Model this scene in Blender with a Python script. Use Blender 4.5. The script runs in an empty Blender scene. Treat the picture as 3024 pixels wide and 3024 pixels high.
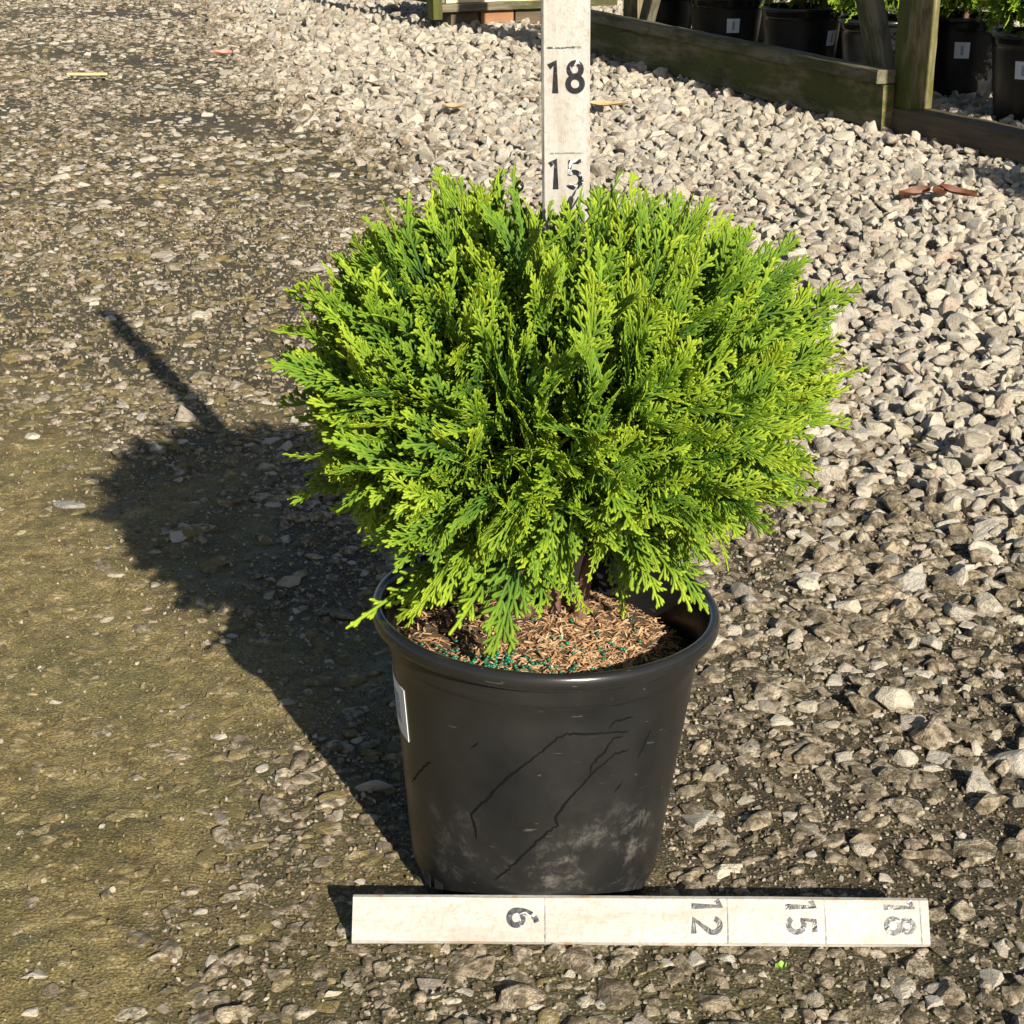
import bpy, bmesh, math, random
import numpy as np
from mathutils import Matrix, Vector, Euler

scene = bpy.context.scene
root_col = scene.collection
PI = math.pi

# ---------------------------------------------------------------- camera, sky, sun, exposure
cam_data = bpy.data.cameras.new("camera")
cam_data.sensor_width = 36.0
cam_data.lens = 59.52
cam_data.clip_start = 0.05
cam_data.clip_end = 400.0
cam = bpy.data.objects.new("camera", cam_data)
root_col.objects.link(cam)
cam.location = (-0.025, -1.248, 0.799)
cam.rotation_euler = (math.radians(90 - 21), 0, 0)
scene.camera = cam

SUN_EL = math.radians(25.5)
SUN_BEAR = math.radians(24.0)          # shadows run back and to the left
to_sun = Vector((math.sin(SUN_BEAR) * math.cos(SUN_EL), -math.cos(SUN_BEAR) * math.cos(SUN_EL), math.sin(SUN_EL)))

world = bpy.data.worlds.new("World")
scene.world = world
world.use_nodes = True
wn = world.node_tree.nodes
sky = wn.new("ShaderNodeTexSky")
sky.sky_type = 'NISHITA'
sky.sun_disc = False
sky.sun_elevation = SUN_EL
sky.sun_rotation = math.atan2(to_sun.x, to_sun.y)
bg = wn["Background"]
bg.inputs[1].default_value = 0.05
world.node_tree.links.new(sky.outputs[0], bg.inputs[0])

sun_data = bpy.data.lights.new("sun", 'SUN')
sun_data.energy = 5.0
sun_data.angle = math.radians(0.5)
sun_data.color = (1.0, 0.92, 0.79)
sun = bpy.data.objects.new("sun", sun_data)
root_col.objects.link(sun)
sun.rotation_euler = to_sun.to_track_quat('Z', 'Y').to_euler()
sun.location = (2, -3, 4)

scene.view_settings.view_transform = 'Standard'
scene.view_settings.look = 'None'
scene.view_settings.exposure = 0.95
scene.view_settings.gamma = 1.0
scene.render.engine = 'CYCLES'

CAM = np.array(cam.location)
FWD = np.array([0, math.cos(math.radians(21)), -math.sin(math.radians(21))])


# ---------------------------------------------------------------- helpers
def rng_of(seed):
    return np.random.default_rng(seed)


def vnoise(x, y, seed=0):
    x = np.asarray(x, float); y = np.asarray(y, float)
    xi = np.floor(x).astype(np.int64); yi = np.floor(y).astype(np.int64)
    fx = x - xi; fy = y - yi
    fx = fx * fx * (3 - 2 * fx); fy = fy * fy * (3 - 2 * fy)

    def h(a, b):
        n = (a * 374761393 + b * 668265263 + seed * 1274126177) & 0x7fffffff
        n = ((n ^ (n >> 13)) * 1274126177) & 0x7fffffff
        return ((n ^ (n >> 16)) & 0xffff) / 65535.0
    return (h(xi, yi) * (1 - fx) + h(xi + 1, yi) * fx) * (1 - fy) + (h(xi, yi + 1) * (1 - fx) + h(xi + 1, yi + 1) * fx) * fy


def sstep(v, a, b):
    t = np.clip((v - a) / (b - a), 0, 1)
    return t * t * (3 - 2 * t)


WM = {}


def place(o, parent=None, M=None):
    """link, parent and put an object at world matrix M"""
    M = M if M is not None else Matrix.Identity(4)
    root_col.objects.link(o)
    WM[o] = M
    if parent is not None:
        o.parent = parent
        o.matrix_basis = WM[parent].inverted() @ M
    else:
        o.matrix_basis = M
    return o


def tag(o, label=None, cat=None, group=None, kind=None):
    if label: o["label"] = label
    if cat: o["category"] = cat
    if group: o["group"] = group
    if kind: o["kind"] = kind
    return o


def empty(name, loc, label=None, cat=None, group=None, rot=None):
    o = bpy.data.objects.new(name, None)
    o.empty_display_size = 0.05
    M = Matrix.Translation(loc)
    if rot is not None: M = M @ rot.to_matrix().to_4x4()
    place(o, None, M)
    return tag(o, label, cat, group)


def mesh_from(name, verts, faces, smooth=False):
    me = bpy.data.meshes.new(name)
    me.from_pydata([tuple(v) for v in verts], [], [tuple(f) for f in faces])
    me.validate()
    if smooth:
        me.polygons.foreach_set("use_smooth", [True] * len(me.polygons))
    me.update()
    return me


def mobj(name, me, mat=None, parent=None, M=None):
    o = bpy.data.objects.new(name, me)
    if mat is not None and not me.materials:
        me.materials.append(mat)
    return place(o, parent, M)


def fattr(me, name, vals):
    a = me.attributes.new(name, 'FLOAT', 'POINT')
    a.data.foreach_set("value", np.asarray(vals, dtype=np.float32))


def scatter(name, P, R, S, I, coll, parent=None):
    """one object whose points carry instanced copies of the meshes in coll (what nobody could count)"""
    P = np.asarray(P, np.float32)
    me = bpy.data.meshes.new(name)
    me.vertices.add(len(P))
    me.vertices.foreach_set("co", P.ravel())
    for nm, v in (("rot", R), ("scl", S)):
        a = me.attributes.new(nm, 'FLOAT_VECTOR', 'POINT')
        a.data.foreach_set("vector", np.asarray(v, np.float32).ravel())
    a = me.attributes.new("idx", 'INT', 'POINT')
    a.data.foreach_set("value", np.asarray(I, np.int32))
    o = bpy.data.objects.new(name, me)
    place(o, parent)
    if parent is not None:
        o.matrix_basis = WM[parent].inverted()
    ng = bpy.data.node_groups.new(name + "_scatter", 'GeometryNodeTree')
    ng.interface.new_socket("Geometry", in_out='INPUT', socket_type='NodeSocketGeometry')
    ng.interface.new_socket("Geometry", in_out='OUTPUT', socket_type='NodeSocketGeometry')
    n = ng.nodes; l = ng.links
    gi = n.new("NodeGroupInput"); go = n.new("NodeGroupOutput")
    ci = n.new("GeometryNodeCollectionInfo")
    ci.inputs["Collection"].default_value = coll
    ci.inputs["Separate Children"].default_value = True
    ci.inputs["Reset Children"].default_value = True
    ip = n.new("GeometryNodeInstanceOnPoints")
    ip.inputs["Pick Instance"].default_value = True

    def attr(nm, t):
        x = n.new("GeometryNodeInputNamedAttribute"); x.data_type = t
        x.inputs["Name"].default_value = nm
        return x.outputs["Attribute"]
    e2r = n.new("FunctionNodeEulerToRotation")
    l.new(attr("rot", 'FLOAT_VECTOR'), e2r.inputs[0])
    l.new(gi.outputs[0], ip.inputs["Points"])
    l.new(ci.outputs[0], ip.inputs["Instance"])
    l.new(attr("idx", 'INT'), ip.inputs["Instance Index"])
    l.new(e2r.outputs[0], ip.inputs["Rotation"])
    l.new(attr("scl", 'FLOAT_VECTOR'), ip.inputs["Scale"])
    l.new(ip.outputs[0], go.inputs[0])
    md = o.modifiers.new("scatter", 'NODES')
    md.node_group = ng
    return o


def source_collection(name, meshes):
    c = bpy.data.collections.new(name)
    for i, me in enumerate(meshes):
        o = bpy.data.objects.new("%s_%02d" % (name, i), me)
        c.objects.link(o)
    return c


# ---------------------------------------------------------------- material helpers
class Mat:
    def __init__(self, name):
        self.m = bpy.data.materials.new(name)
        self.m.use_nodes = True
        self.nt = self.m.node_tree
        self.n = self.nt.nodes
        self.b = self.n["Principled BSDF"]
        self.out = self.n["Material Output"]

    def new(self, t, **kw):
        x = self.n.new(t)
        for k, v in kw.items(): setattr(x, k, v)
        return x

    def ln(self, a, b): self.nt.links.new(a, b)

    def coord(self, which="Object"):
        return self.new("ShaderNodeTexCoord").outputs[which]

    def pos(self):
        return self.new("ShaderNodeNewGeometry").outputs["Position"]

    def mapping(self, src, scale=(1, 1, 1), loc=(0, 0, 0)):
        mp = self.new("ShaderNodeMapping")
        mp.inputs["Scale"].default_value = scale
        mp.inputs["Location"].default_value = loc
        self.ln(src, mp.inputs[0])
        return mp.outputs[0]

    def noise(self, src, scale, detail=4, rough=0.6, dist=0.0):
        x = self.new("ShaderNodeTexNoise")
        x.inputs["Scale"].default_value = scale
        x.inputs["Detail"].default_value = detail
        x.inputs["Roughness"].default_value = rough
        x.inputs["Distortion"].default_value = dist
        self.ln(src, x.inputs["Vector"])
        return x.outputs["Fac"]

    def voronoi(self, src, scale, feature='F1', out="Distance"):
        x = self.new("ShaderNodeTexVoronoi", feature=feature)
        x.inputs["Scale"].default_value = scale
        self.ln(src, x.inputs["Vector"])
        return x.outputs[out]

    def ramp(self, fac, stops, interp='LINEAR'):
        r = self.new("ShaderNodeValToRGB")
        cr = r.color_ramp
        cr.interpolation = interp
        while len(cr.elements) < len(stops): cr.elements.new(0.5)
        for e, (p, c) in zip(cr.elements, stops):
            e.position = p
            e.color = (*c, 1) if isinstance(c, (tuple, list)) else (c, c, c, 1)
        self.ln(fac, r.inputs[0])
        return r.outputs[0]

    def mix(self, fac, a, b, blend='MIX'):
        x = self.new("ShaderNodeMix", data_type='RGBA', blend_type=blend)
        for s, v in ((x.inputs[0], fac), (x.inputs[6], a), (x.inputs[7], b)):
            if isinstance(v, (int, float)): s.default_value = v
            elif isinstance(v, tuple): s.default_value = (*v, 1)
            else: self.ln(v, s)
        return x.outputs[2]

    def math(self, op, a, b=0.0, c=0.0):
        x = self.new("ShaderNodeMath", operation=op)
        for s, v in zip(x.inputs, (a, b, c)):
            if isinstance(v, (int, float)): s.default_value = v
            else: self.ln(v, s)
        return x.outputs[0]

    def sep(self, v):
        x = self.new("ShaderNodeSeparateXYZ"); self.ln(v, x.inputs[0]); return x.outputs

    def rnd(self):
        return self.new("ShaderNodeObjectInfo").outputs["Random"]

    def attr(self, name):
        x = self.new("ShaderNodeAttribute"); x.attribute_name = name
        return x.outputs["Fac"]

    def bump(self, h, strength=0.3, dist=0.002):
        x = self.new("ShaderNodeBump")
        x.inputs["Strength"].default_value = strength
        x.inputs["Distance"].default_value = dist
        self.ln(h, x.inputs["Height"])
        self.ln(x.outputs[0], self.b.inputs["Normal"])

    def color(self, c):
        if isinstance(c, tuple): self.b.inputs["Base Color"].default_value = (*c, 1)
        else: self.ln(c, self.b.inputs["Base Color"])

    def rough(self, v):
        if isinstance(v, (int, float)): self.b.inputs["Roughness"].default_value = v
        else: self.ln(v, self.b.inputs["Roughness"])


# boundary between the hard pan (left) and the loose gravel (right)
BY = [-2.0, -0.4, 0.078, 0.432, 0.848, 1.6, 2.585, 3.497, 5.419, 8.468, 12.0, 30.0]
BX = [0.60, 0.40, 0.355, 0.32, 0.25, 0.06, -0.18, -0.46, -1.08, -1.73, -2.4, -6.0]


def gravel_depth(x, y):
    """>0 on the loose gravel, in metres from its ragged edge"""
    d = (x - np.interp(y, BY, BX)) * 0.93
    return d + (vnoise(x * 4, y * 4, 3) - 0.5) * 0.22 + (vnoise(x * 13, y * 13, 5) - 0.5) * 0.10


def mud_mask(x, y):
    """the silty film that has settled over the hard pan, lower left"""
    v = (-0.10 - x) * 1.6 + (0.62 - y) * 0.45 + (vnoise(x * 5, y * 3, 11) - 0.5) * 0.9 + (vnoise(x * 17, y * 11, 12) - 0.5) * 0.5 - 0.7 * sstep(y, 0.8, 1.9)
    return sstep(v, -0.12, 0.80)


def ground_z(x, y):
    x = np.asarray(x, float); y = np.asarray(y, float)
    d = gravel_depth(x, y)
    z = (vnoise(x * 2.3, y * 2.3, 21) - 0.5) * 0.010
    z = z * sstep(np.hypot(x, y), 0.15, 0.7)
    near = 1 - sstep(np.hypot(x, y - 0.3), 1.6, 2.4)
    mud = mud_mask(x, y)
    fine = (vnoise(x * 60, y * 60, 31) - 0.5) * 0.0035 + (vnoise(x * 120, y * 120, 32) - 0.5) * 0.0022 + (vnoise(x * 25, y * 25, 33) - 0.5) * 0.004
    z = z + near * fine * (1 - 0.35 * mud)
    z = z - 0.002
    return z + 0.004 * sstep(d, 0.0, 0.6)


# ---------------------------------------------------------------- ground materials
def make_ground_mat():
    m = Mat("hard_pan")
    p = m.pos()
    big = m.noise(p, 1.6, 4, 0.6)
    mid = m.noise(p, 14, 6, 0.65)
    fin = m.noise(p, 330, 6, 0.75)
    grd = m.noise(p, 120, 4, 0.7)
    col = m.ramp(mid, [(0.25, (0.028, 0.021, 0.011)), (0.5, (0.068, 0.052, 0.028)), (0.75, (0.140, 0.110, 0.062))])
    col = m.mix(m.ramp(big, [(0.4, 0.0), (0.62, 0.55)]), col, (0.085, 0.078, 0.036))
    grains = m.voronoi(p, 330, 'F1', "Color")
    gs = m.sep(grains)
    gmask = m.math('GREATER_THAN', gs[0], 0.72)
    gcol = m.ramp(gs[1], [(0.0, (0.16, 0.135, 0.095)), (0.6, (0.30, 0.26, 0.19)), (1.0, (0.44, 0.40, 0.32))])
    gedge = m.voronoi(p, 330)
    gmask = m.math('MULTIPLY', gmask, m.ramp(gedge, [(0.30, 1.0), (0.50, 0.0)]))
    mud = m.attr("mud")
    mudn = m.math('MULTIPLY', mud, m.ramp(m.noise(p, 26, 6, 0.7), [(0.30, 0.45), (0.55, 1.0)]))
    mudc = m.ramp(m.noise(p, 24, 7, 0.75), [(0.30, (0.085, 0.064, 0.022)), (0.48, (0.205, 0.158, 0.062)), (0.60, (0.300, 0.236, 0.105)), (0.74, (0.42, 0.35, 0.19))])
    mudc = m.mix(m.ramp(m.noise(p, 5, 3), [(0.42, 0.0), (0.6, 0.6)]), mudc, (0.125, 0.115, 0.045))
    col = m.mix(m.math('MULTIPLY', gmask, m.math('SUBTRACT', 1.0, m.math('MULTIPLY', mudn, 0.75))), col, gcol)
    col = m.mix(mudn, col, mudc)
    lo = m.attr("loose")
    under = m.ramp(m.voronoi(p, 38), [(0.0, (0.13, 0.112, 0.085)), (0.6, (0.045, 0.036, 0.024))])
    col = m.mix(lo, col, under)
    damp = m.ramp(m.noise(m.mapping(p, (1, 0.75, 1), (0.7, 0.2, 0)), 3.4, 5, 0.6), [(0.50, 0.0), (0.60, 1.0)])
    col = m.mix(m.math('MULTIPLY', damp, 0.6), col, m.mix(1.0, col, (0.50, 0.47, 0.40), 'MULTIPLY'))
    col = m.mix(1.0, col, m.ramp(m.noise(p, 420, 3, 0.7), [(0.36, 0.45), (0.52, 1.0), (0.66, 1.7)]), 'MULTIPLY')
    m.color(col)
    m.rough(m.math('SUBTRACT', m.ramp(mid, [(0.3, 0.66), (0.7, 0.9)]), m.math('MULTIPLY', damp, 0.25)))
    m.b.inputs["Specular IOR Level"].default_value = 0.3
    h = m.math('ADD', m.math('MULTIPLY', fin, 0.75), m.math('MULTIPLY', m.math('SUBTRACT', 1.0, gedge), 0.55))
    h = m.math('ADD', h, m.math('MULTIPLY', grd, 0.45))
    h = m.math('MULTIPLY', h, m.math('SUBTRACT', 1.0, m.math('MULTIPLY', mudn, 0.62)))
    m.bump(h, 1.0, 0.0034)
    return m.m


def make_stone_mat(name, stops, dirt, dirt_col):
    m = Mat(name)
    co = m.coord("Object")
    r = m.rnd()
    vec = m.new("ShaderNodeVectorMath", operation='ADD')
    comb = m.new("ShaderNodeCombineXYZ")
    m.ln(m.math('MULTIPLY', r, 37.0), comb.inputs[0]); m.ln(m.math('MULTIPLY', r, 91.0), comb.inputs[1])
    m.ln(co, vec.inputs[0]); m.ln(comb.outputs[0], vec.inputs[1])
    v = vec.outputs[0]
    base = m.ramp(r, stops)
    n1 = m.noise(v, 2.6, 5, 0.65)
    n2 = m.noise(v, 11, 4, 0.7)
    st = m.noise(m.mapping(v, (1.2, 1.2, 7)), 2.5, 4, 0.6)      # bedding streaks
    col = m.mix(m.ramp(n1, [(0.38, 0.0), (0.74, 0.6)]), base, (0.54, 0.49, 0.395))
    col = m.mix(m.ramp(st, [(0.52, 0.0), (0.7, 0.5)]), col, (0.20, 0.175, 0.145))
    col = m.mix(m.ramp(n2, [(0.55, 0.0), (0.8, 0.35)]), col, (0.16, 0.135, 0.10))
    d = m.noise(m.pos(), 90, 5, 0.7)
    lo, hi = dirt
    col = m.mix(m.ramp(d, [(lo, 0.9), (hi, 0.0)]), col, dirt_col)
    m.color(col)
    m.rough(0.85)
    m.b.inputs["Specular IOR Level"].default_value = 0.25
    m.bump(m.math('ADD', n2, m.math('MULTIPLY', st, 0.6)), 0.55, 0.05)
    return m.m


M_GROUND = make_ground_mat()
M_STONE = make_stone_mat("limestone_gravel",
                         [(0.0, (0.20, 0.172, 0.135)), (0.12, (0.33, 0.285, 0.22)), (0.32, (0.48, 0.425, 0.33)), (0.52, (0.56, 0.505, 0.405)), (0.66, (0.33, 0.31, 0.28)), (0.78, (0.50, 0.44, 0.34)), (0.88, (0.36, 0.27, 0.20)), (0.94, (0.40, 0.375, 0.335)), (1.0, (0.57, 0.52, 0.43))],
                         (0.30, 0.42), (0.15, 0.125, 0.085))
M_STONE_D = make_stone_mat("embedded_stone",
                           [(0.0, (0.15, 0.115, 0.072)), (0.3, (0.30, 0.24, 0.157)), (0.55, (0.45, 0.37, 0.250)), (0.75, (0.25, 0.185, 0.123)), (0.9, (0.54, 0.465, 0.340)), (1.0, (0.36, 0.26, 0.18))],
                           (0.42, 0.58), (0.085, 0.066, 0.036))
M_STONE_M = make_stone_mat("silted_stone",
                           [(0.0, (0.20, 0.155, 0.070)), (0.35, (0.33, 0.26, 0.13)), (0.7, (0.45, 0.36, 0.20)), (1.0, (0.60, 0.51, 0.35))],
                           (0.50, 0.66), (0.165, 0.130, 0.048))


# ---------------------------------------------------------------- ground sheet
def axis_lines(lo, hi, step, far_lo, far_hi, grow=1.16):
    a = list(np.arange(lo, hi, step))
    s = step; v = a[-1]
    while v < far_hi:
        s *= grow; v += s; a.append(v)
    s = step; v = a[0]; b = []
    while v > far_lo:
        s *= grow; v -= s; b.append(v)
    return np.array(b[::-1] + a)


gx = axis_lines(-0.80, 0.72, 0.0048, -90, 90)
gy = axis_lines(-0.36, 1.35, 0.0052, -60, 160)
X, Y = np.meshgrid(gx, gy)
Z = ground_z(X, Y)
nx, ny = len(gx), len(gy)
ids = np.arange(nx * ny).reshape(ny, nx)
quads = np.stack([ids[:-1, :-1], ids[:-1, 1:], ids[1:, 1:], ids[1:, :-1]], -1).reshape(-1, 4)
gm = bpy.data.meshes.new("ground")
gm.vertices.add(nx * ny)
gm.vertices.foreach_set("co", np.stack([X, Y, Z], -1).astype(np.float32).ravel())
gm.loops.add(quads.size)
gm.loops.foreach_set("vertex_index", quads.astype(np.int32).ravel())
gm.polygons.add(len(quads))
gm.polygons.foreach_set("loop_start", np.arange(0, quads.size, 4, dtype=np.int32))
gm.polygons.foreach_set("use_smooth", np.ones(len(quads), dtype=bool))
gm.update(calc_edges=True)
fattr(gm, "mud", mud_mask(X, Y).ravel())
fattr(gm, "loose", sstep(gravel_depth(X, Y), -0.05, 0.25).ravel())
ground = mobj("ground", gm, M_GROUND)
tag(ground, "hard-packed stony ground turning to loose pale gravel on the right", "ground", kind="structure")


# ---------------------------------------------------------------- stones
def stone_mesh(name, seed, npts=15, dims=(1.0, 0.76, 0.56), bevel=0.035, mat=None):
    r = rng_of(seed)
    v = r.normal(size=(npts, 3))
    v /= np.linalg.norm(v, axis=1)[:, None]
    v *= r.uniform(0.78, 1.0, (npts, 1))
    d = np.array(dims) * np.array([1, r.uniform(0.82, 1.18), r.uniform(0.8, 1.25)])
    v = v * d * 0.5
    bm = bmesh.new()
    for p in v: bm.verts.new(p)
    res = bmesh.ops.convex_hull(bm, input=bm.verts)
    dead = [g for g in res["geom_interior"] if isinstance(g, bmesh.types.BMVert)]
    if dead: bmesh.ops.delete(bm, geom=dead, context='VERTS')
    bmesh.ops.dissolve_limit(bm, angle_limit=0.22, verts=bm.verts, edges=bm.edges)
    if bevel:
        bmesh.ops.bevel(bm, geom=list(bm.edges), offset=bevel, segments=1, affect='EDGES', clamp_overlap=True)
    bmesh.ops.triangulate(bm, faces=bm.faces)
    ext = max(x.co.x for x in bm.verts) - min(x.co.x for x in bm.verts)
    bmesh.ops.scale(bm, vec=(1 / ext,) * 3, verts=bm.verts)
    me = bpy.data.meshes.new(name)
    bm.to_mesh(me); bm.free()
    me.materials.append(mat)
    return me


loose_meshes = [stone_mesh("loose_stone", 100 + i, 13 + i % 6, mat=M_STONE) for i in range(14)]
dirty_meshes = [stone_mesh("set_stone", 200 + i, 13 + i % 5, (1.0, 0.72, 0.5), 0.05, M_STONE_D) for i in range(9)]
mud_meshes = [stone_mesh("silted_stone", 300 + i, 14 + i % 5, (1.0, 0.74, 0.46), 0.06, M_STONE_M) for i in range(7)]
STONE_MESHES = loose_meshes + dirty_meshes + mud_meshes
NL, ND, NM = len(loose_meshes), len(dirty_meshes), len(mud_meshes)
stone_col = source_collection("stone_source", STONE_MESHES)


def jitter_grid(y0, y1, s, rng, side=0.0, marg=0.75):
    """jittered grid over the wedge of ground round the view"""
    ys = np.arange(y0, y1, s)
    out = []
    for y in ys:
        half = 0.315 * (y + 1.75) + marg
        xs = np.arange(-half, half, s)
        out.append(np.stack([xs, np.full_like(xs, y)], 1))
    P = np.concatenate(out)
    return P + rng.uniform(-0.5, 0.5, P.shape) * s


def soft(y, y0, y1, w=0.22):
    return sstep(y, y0 - w * 0.3, y0 + w) * (1 - sstep(y, y1 - w * 0.3, y1 + w)) if y0 > -0.3 else 1 - sstep(y, y1 - w * 0.3, y1 + w)


allP, allR, allS, allI, allL = [], [], [], [], []


def add_stones(P, z, length, rot, scl, idx):
    allP.append(np.column_stack([P, z])); allR.append(rot); allS.append(scl); allI.append(idx); allL.append(length)


def keep_out(P):
    return (np.hypot(P[:, 0], P[:, 1] - 0.006) > 0.108)


rg = rng_of(7)
# loose gravel
for (y0, y1, s, med, marg) in ((-0.5, 1.6, 0.0215, 0.0240, 0.45), (1.6, 3.6, 0.0235, 0.0265, 0.5), (3.6, 6.3, 0.029, 0.034, 0.7), (6.3, 11.0, 0.040, 0.044, 1.0)):
    for layer in (0, 1):
        P = jitter_grid(y0, y1, s * (1.0 if layer == 0 else 1.25), rg, marg=marg)
        d = gravel_depth(P[:, 0], P[:, 1])
        if layer == 0: pr = sstep(d, -0.10, 0.22)
        else: pr = 0.80 * sstep(d, 0.15, 0.6)
        k = (rg.random(len(P)) < pr) & keep_out(P)
        P = P[k]; d = d[k]
        L = np.clip(med * np.exp(rg.normal(0, 0.32, len(P))), 0.010, 0.050 if y0 < 3 else 0.060)
        gz = ground_z(P[:, 0], P[:, 1])
        deep = sstep(d, 0.0, 0.6)
        z = gz + L * (0.06 + 0.16 * deep) + (layer * (0.30 * med + rg.random(len(P)) * 0.35 * med)) + rg.uniform(-0.05, 0.10, len(P)) * L
        rot = np.column_stack([rg.normal(0, 0.30 + 0.25 * layer, len(P)), rg.normal(0, 0.30 + 0.25 * layer, len(P)), rg.uniform(0, 2 * PI, len(P))])
        sc = np.column_stack([L, L * rg.uniform(0.8, 1.15, len(P)), L * rg.uniform(0.8, 1.2, len(P))])
        idx = rg.integers(0, NL, len(P))
        dirty = rg.random(len(P)) < 0.75 * (1 - sstep(d, -0.02, 0.40))
        idx[dirty] = NL + rg.integers(0, ND, dirty.sum())
        add_stones(P, z, L, rot, sc, idx)
# stones set in the hard pan
for (y0, y1, s, med, marg) in ((-0.45, 1.4, 0.0140, 0.0145, 0.35), (1.2, 3.4, 0.0155, 0.0165, 0.5), (3.2, 6.2, 0.0225, 0.0225, 0.7), (5.9, 11.0, 0.034, 0.032, 0.9)):
    P = jitter_grid(y0, y1, s, rg, marg=marg)
    d = gravel_depth(P[:, 0], P[:, 1])
    mud = mud_mask(P[:, 0], P[:, 1])
    patch = 0.60 + 1.1 * (vnoise(P[:, 0] * 3.1, P[:, 1] * 3.1, 41) - 0.35)
    pr = (1 - sstep(d, 0.15, 0.5)) * np.clip(patch, 0.2, 1.0) * (1 - 0.40 * mud) * 1.1 * (1 - 0.22 * (P[:, 1] > 1.2))
    pr = pr * soft(P[:, 1], y0, y1)
    k = (rg.random(len(P)) < pr) & keep_out(P)
    P = P[k]; mud = mud[k]
    L = np.clip(med * np.exp(rg.normal(0, 0.48, len(P))), 0.005, 0.040 if y0 < 1 else 0.05)
    gz = ground_z(P[:, 0], P[:, 1])
    flat = rg.uniform(0.45, 0.9, len(P))
    z = gz - L * flat * (0.02 + 0.08 * mud + 0.05 * (P[:, 1] < -0.03)) + rg.uniform(-0.03, 0.05, len(P)) * L - 0.0010 * mud
    rot = np.column_stack([rg.normal(0, 0.16, len(P)), rg.normal(0, 0.16, len(P)), rg.uniform(0, 2 * PI, len(P))])
    sc = np.column_stack([L, L * rg.uniform(0.8, 1.1, len(P)), L * flat])
    idx = NL + rg.integers(0, ND, len(P))
    sil = rg.random(len(P)) < np.maximum(mud * 0.9, 0.45 * (P[:, 1] > 1.0) * (1 - sstep(P[:, 1], 2.5, 5.0)))
    idx[sil] = NL + ND + rg.integers(0, NM, sil.sum())
    fresh = (rg.random(len(P)) < 0.14 + 0.16 * (P[:, 1] > 1.4)) & ~sil
    idx[fresh] = rg.integers(0, NL, fresh.sum())
    add_stones(P, z, L, rot, sc, idx)
# grit
for (y0, y1, s, marg, pk) in ((-0.4, 1.1, 0.0058, 0.15, 0.48), (1.0, 3.0, 0.0100, 0.3, 0.40)):
    P = jitter_grid(y0, y1, s, rg, marg=marg)
    d = gravel_depth(P[:, 0], P[:, 1]); mud = mud_mask(P[:, 0], P[:, 1])
    k = (rg.random(len(P)) < pk * (1 - sstep(d, 0.15, 0.45)) * (1 - 0.70 * mud) * soft(P[:, 1], y0, y1, 0.6)) & keep_out(P)
    P = P[k]; mud = mud[k]
    L = np.clip(0.0038 * np.exp(rg.normal(0, 0.35, len(P))), 0.002, 0.007) * (1.0 if y0 < 0.5 else 1.7)
    z = ground_z(P[:, 0], P[:, 1]) + L * 0.12
    rot = rg.uniform(0, 2 * PI, (len(P), 3))
    idx = NL + rg.integers(0, ND, len(P))
    sil = rg.random(len(P)) < mud
    idx[sil] = NL + ND + rg.integers(0, NM, sil.sum())
    fresh = rg.random(len(P)) < 0.10
    idx[fresh] = rg.integers(0, NL, fresh.sum())
    add_stones(P, z, L, rot, np.repeat(L[:, None], 3, 1), idx)

SP = np.concatenate(allP); SR = np.concatenate(allR); SS = np.concatenate(allS); SI = np.concatenate(allI); SL = np.concatenate(allL)
rel = SP - CAM
dep = rel @ FWD
up = np.cross(np.array([1, 0, 0]), FWD)
u = rel[:, 0] / dep * 59.52 / 36; v = (rel @ up) / dep * 59.52 / 36
inview = (np.abs(u) < 0.5) & (np.abs(v) < 0.5) & (dep > 0)
# stones that the pot and shrub hide do not count among the largest in view
hidden = ((u > -0.14) & (u < 0.2) & (v < 0.31) & (v > -0.42)) | ((u > -0.24) & (u < 0.33) & (v < 0.31) & (v > 0.0))
score = np.where(inview & ~hidden, SL / dep, 0)
order = np.argsort(-score)
single = np.zeros(len(SP), bool); single[order[:300]] = True
for i in order[:300]:
    o = bpy.data.objects.new("stone", STONE_MESHES[SI[i]])
    M = Matrix.Translation(SP[i]) @ Euler(SR[i]).to_matrix().to_4x4() @ Matrix.Diagonal((*SS[i], 1))
    place(o, ground, M)
gravel = scatter("gravel", SP[~single], SR[~single], SS[~single], SI[~single], stone_col)
tag(gravel, "pale crushed limestone gravel and grit covering the ground", "gravel", kind="stuff")


# ---------------------------------------------------------------- wood
def make_wood(name, c0, c1, moss, moss_col, dark=0.35, rough=0.8):
    m = Mat(name)
    co = m.coord("Object")
    g = m.noise(m.mapping(co, (1.5, 40, 40)), 2.0, 6, 0.65, 0.4)
    big = m.noise(m.mapping(co, (1.5, 6, 6)), 2.2, 5, 0.65)
    col = m.ramp(g, [(0.25, c0), (0.7, c1)])
    mo = m.ramp(big, [(moss, 0.0), (moss + 0.14, 0.92)])
    mcol = m.mix(m.noise(co, 60, 4), moss_col, tuple(x * 0.45 for x in moss_col))
    col = m.mix(mo, col, mcol)
    st = m.noise(m.mapping(co, (2.5, 9, 9), (3.1, 1, 2)), 3.0, 5, 0.7)
    col = m.mix(m.ramp(st, [(0.55, 0.0), (0.66, dark)]), col, (0.035, 0.028, 0.018))
    m.color(col)
    m.rough(rough)
    m.b.inputs["Specular IOR Level"].default_value = 0.25
    m.bump(g, 0.5, 0.003)
    return m.m


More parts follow.
